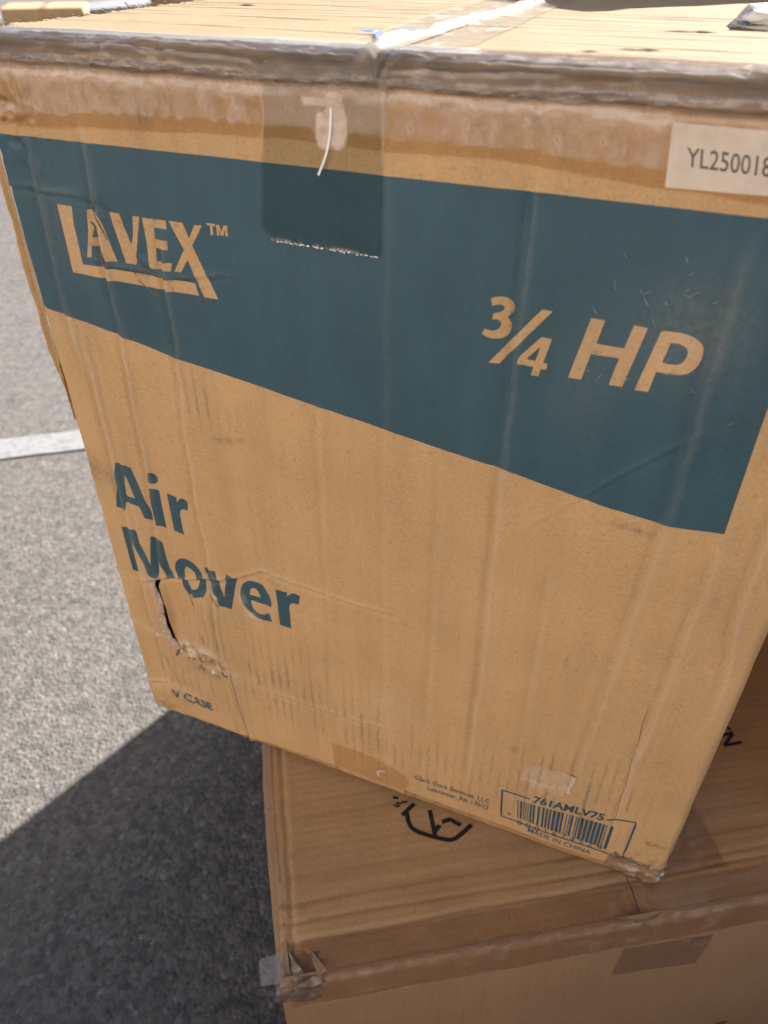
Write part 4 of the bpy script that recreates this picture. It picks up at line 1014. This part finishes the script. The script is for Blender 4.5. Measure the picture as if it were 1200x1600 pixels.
    P1 = low_front(X1, -41 + 1.2 * fbm(X1 / 30, X1 * 0, 181, 3) + 40 * S1, .5)
    P1[..., 1] -= .8 * sstep(.6, 1, S1) * (1 + fbm(X1 / 9, S1 * 2, 182, 3))
    h1 = .10 + .3 * sstep(.3, .5, fbm(X1 / 14, S1 * 3, 183, 3)) + .4 * sstep(.85, 1, S1) * sstep(-.1, .4, fbm(X1 / 6, S1 * 2, 188, 4)) + .5 * (1 - sstep(0, .05, S1))
    B = np.linspace(0, 1, 22)
    X2, S2 = np.meshgrid(xs, B, indexing='ij')
    Yt = 1.5 + 26 * S2 + 1.0 * fbm(X2 / 40, X2 * 0, 184, 3) * S2
    P2 = low_top(X2, Yt, .45); P2[..., 2] += .7 * (1 - sstep(0, .3, S2)) * (1 + fbm(X2 / 8, S2 * 3, 185, 3))
    h2 = .06 + .45 * (1 - sstep(.02, .14, S2)) * sstep(-.1, .4, fbm(X2 / 6, S2 * 4, 189, 4)) + .25 * sstep(.3, .55, fbm(X2 / 12, Yt / 7, 186, 4)) + .3 * sstep(270, 330, X2) * sstep(-.2, .4, fbm(X2 / 30, Yt / 10, 187, 3))
    Pc = np.concatenate([P1, P2], 1)
    o = grid_obj('edge_tape', Pc[..., 0], Pc[..., 1], Pc[..., 2], M['tape_dark'], low, {'haze': np.clip(np.concatenate([h1, h2], 1), 0, 1)})
    o["label"] = "clear tape along the front edge"
    patch('seam_tape', [(276, -42), (356, -46), (353, -98), (274, -91)], 30, 20, .9, M['tape_dark'], low, {'haze': lambda u, v, s, t: np.clip(.05 + .6 * sstep(.3, .5, fbm(u / 9, v / 3, 191, 3)) * (t < .4), 0, 1)}, surf=low_front)
    X, Y = np.meshgrid(np.linspace(296, 372, 40), np.linspace(30, 330, 120), indexing='ij')
    p = low_top(X, Y, .9); p[..., 2] += .5 * (1 + fbm(X / 12, Y / 18, 192, 3))
    grid_obj('seam_tape', p[..., 0], p[..., 1], p[..., 2] - .8, M['tape_dark'], low, {'haze': .12 + .3 * sstep(.2, .5, fbm(X / 10, Y / 10, 193, 3))})
    # split and crumpled film at the near corner
    s, t = np.meshgrid(np.linspace(0, 1, 44), np.linspace(0, 1, 44), indexing='ij')
    x = -4 + 38 * s; yv = 26 - 52 * t
    nz = fbm(s * 4, t * 4, 195, 3)
    X = x + 2 * nz; Y = np.where(yv > 0, yv, -2.5 - 2.2 * nz); Zz = LH + np.where(yv > 0, -.6, yv * .9) + 1.7 * fbm(s * 4, t * 5, 196, 4) - 2.4 * np.exp(-(x / 9) ** 2)
    o = grid_obj('torn_tape', X, Y, Zz, M['crumple'], low, {'haze': np.clip(.22 + .9 * fbm(s * 6, t * 6, 197, 4), 0, 1)}, keep=(fbm(s * 4 + 3, t * 4, 198, 3) + 1.3 * (1 - np.hypot(s - .35, t - .5) * 1.5)) > -.05)
    o["label"] = "crumpled torn film at the near corner"
    s, t = np.meshgrid(np.linspace(0, 1, 14), np.linspace(0, 1, 14), indexing='ij')
    grid_obj('tape_tab', 4 - 18 * s + .8 * fbm(t * 3, s, 199, 2), 3 + 22 * t - 3 * s * (t - .5), LH - 1.2 - 3 * s + 1.2 * fbm(s * 3, t * 3, 200, 3), M['crumple'], low, {'haze': .55 + 0 * s})
    # peeled liner triangles at the split corner
    rnd = random.Random(9)
    for k, (x0, y0, x1, y1, w) in enumerate(((24, 24, 32, 3, 9), (8, 24, 14, 8, 6))):
        s, t = np.meshgrid(np.linspace(0, 1, 9), np.linspace(-.5, .5, 7), indexing='ij')
        L = math.hypot(x1 - x0, y1 - y0); nx, ny = -(y1 - y0) / L, (x1 - x0) / L
        wd = w * (s ** .8) * (1 + .4 * fbm(s * 4 + k, t * 0, k, 2))
        X = x0 + (x1 - x0) * s + nx * t * wd; Y = y0 + (y1 - y0) * s + ny * t * wd
        p = low_top(X, np.maximum(Y, 0), 1.2 + 3.0 * s ** 2 * (.6 + t) + .8 * fbm(s * 4, t * 4 + k, 3, 2))
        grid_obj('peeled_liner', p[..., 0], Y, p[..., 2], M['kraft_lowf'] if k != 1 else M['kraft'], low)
build_lower()

# ------------------------------------------------------------------ unseen stacks added for shade beside and behind, far cartons
def at_up(x, y):
    c, s_ = math.cos(UP_YAW), math.sin(UP_YAW)
    return BLX + c * x - s_ * y, BLY + s_ * x + c * y
# unseen rear stack, added for its shadows, turned: near corner at (436, 691) mm in the carton's frame
e1 = np.array([-.78, .625]); e2 = np.array([.625, .78])
cxy = np.array([.436, .691]) + e1 * .2835 + e2 * .25
rx, ry = at_up(*cxy)
yaw = UP_YAW + math.atan2(-e1[1], -e1[0])
carton('carton', (.567, .50, .648), (rx, ry, 0), yaw, "unseen brown carton added at the bottom of the rear shadow-casting stack", "carton", "unseen shadow-casting cartons behind", M['kraft'], seed=1)
carton('carton', (.567, .50, .640), (rx, ry, .6545), yaw, "unseen brown carton added on top of the rear shadow-casting stack", "carton", "unseen shadow-casting cartons behind", M['kraft'], seed=2)
_c, _s = math.cos(LOW_YAW), math.sin(LOW_YAW)
px, py = LX + _c * .880 - _s * .33, LY + _s * .880 + _c * .33  # unseen, added to carry the shading carton above
carton('carton', (.54, .62, ZB - .004), (px, py, 0), LOW_YAW, "unseen brown carton added right of the lower carton as support", "carton", "unseen cartons added beside for shade", M['kraft_lowf'], seed=3)
px, py = at_up(.4867 + .11 + .24, .105 + .27)  # unseen, added to shade the gap and lower lid
carton('carton', (.48, .54, .52), (px, py, ZB + .002), UP_YAW, "unseen brown carton added right of the printed carton to darken the gap", "carton", "unseen cartons added beside for shade", M['kraft'], seed=4)
carton('carton', (.52, .5, .62), (-2.33, 6.3, 0), R(14), "far brown carton, blurred, nearest the left top corner", "carton", "cartons out on the asphalt", M['kraft'], seed=5)
carton('carton', (1.15, .9, 1.05), (-3.15, 14.9, 0), R(8), "large far brown carton, blurred, beyond the frayed top edge", "carton", "cartons out on the asphalt", M['kraft'], seed=6)

# unseen bin added behind the viewer, blocks light to gap and lower carton
def light_block_bin(x, y, rz, label):
    root = empty('light_block_bin', (x, y, 0), rz)
    tag(root, label, 'bin')
    m = plain_mat('charcoal_plastic', (.03, .032, .034), .5, .4, .1, 40)
    def frustum(nm, z0, z1, a0, b0, a1, b1, cy0=0, cy1=0):
        v = [(sx * a, sy * b + c, z) for z, a, b, c in ((z0, a0, b0, cy0), (z1, a1, b1, cy1)) for sx, sy in ((-1, -1), (1, -1), (1, 1), (-1, 1))]
        bm = bmesh.new(); vv = [bm.verts.new([q * .001 for q in p]) for p in v]
        for f in ((0, 3, 2, 1), (4, 5, 6, 7), (0, 1, 5, 4), (1, 2, 6, 5), (2, 3, 7, 6), (3, 0, 4, 7)): bm.faces.new([vv[i] for i in f])
        bmesh.ops.bevel(bm, geom=bm.edges[:], offset=.012, segments=2, affect='EDGES')
        me = bpy.data.meshes.new(nm); bm.to_mesh(me); bm.free(); me.materials.append(m); link(bpy.data.objects.new(nm, me), root)
    frustum('body', 60, 980, 215, 250, 275, 330)
    frustum('rim', 982, 1012, 285, 340, 285, 340)
    frustum('lid', 1014, 1050, 290, 350, 270, 320)
    frustum('handle', 955, 985, 200, 14, 200, 14, -362, -362)
    for sx in (-1, 1):
        a = np.linspace(0, 2 * np.pi, 24, endpoint=False)
        v = [(sx * (232 + dx), -215 + 100 * np.cos(t), 100 + 100 * np.sin(t)) for dx in (0, 45) for t in a]
        f = [(i, (i + 1) % 24, 24 + (i + 1) % 24, 24 + i) for i in range(24)] + [tuple(range(24)), tuple(range(47, 23, -1))]
        mesh_obj('wheel', v, f, m, root, False)
light_block_bin(.40, -.86, R(4), 'unseen charcoal bin added behind the viewer to block light')

# unseen low cartons added behind the viewer to deepen the ground shadow
carton('carton', (.66, .50, .56), (-1.05, -.62, 0), R(24), "unseen low carton added behind the viewer to block light, farther left", "carton", "unseen light-blocking cartons behind the viewer", M['kraft_lowf'], seed=8)
carton('carton', (.60, .46, .56), (-.40, -.80, 0), R(8), "unseen low carton added directly behind the viewer to block light", "carton", "unseen light-blocking cartons behind the viewer", M['kraft_lowf'], seed=9)
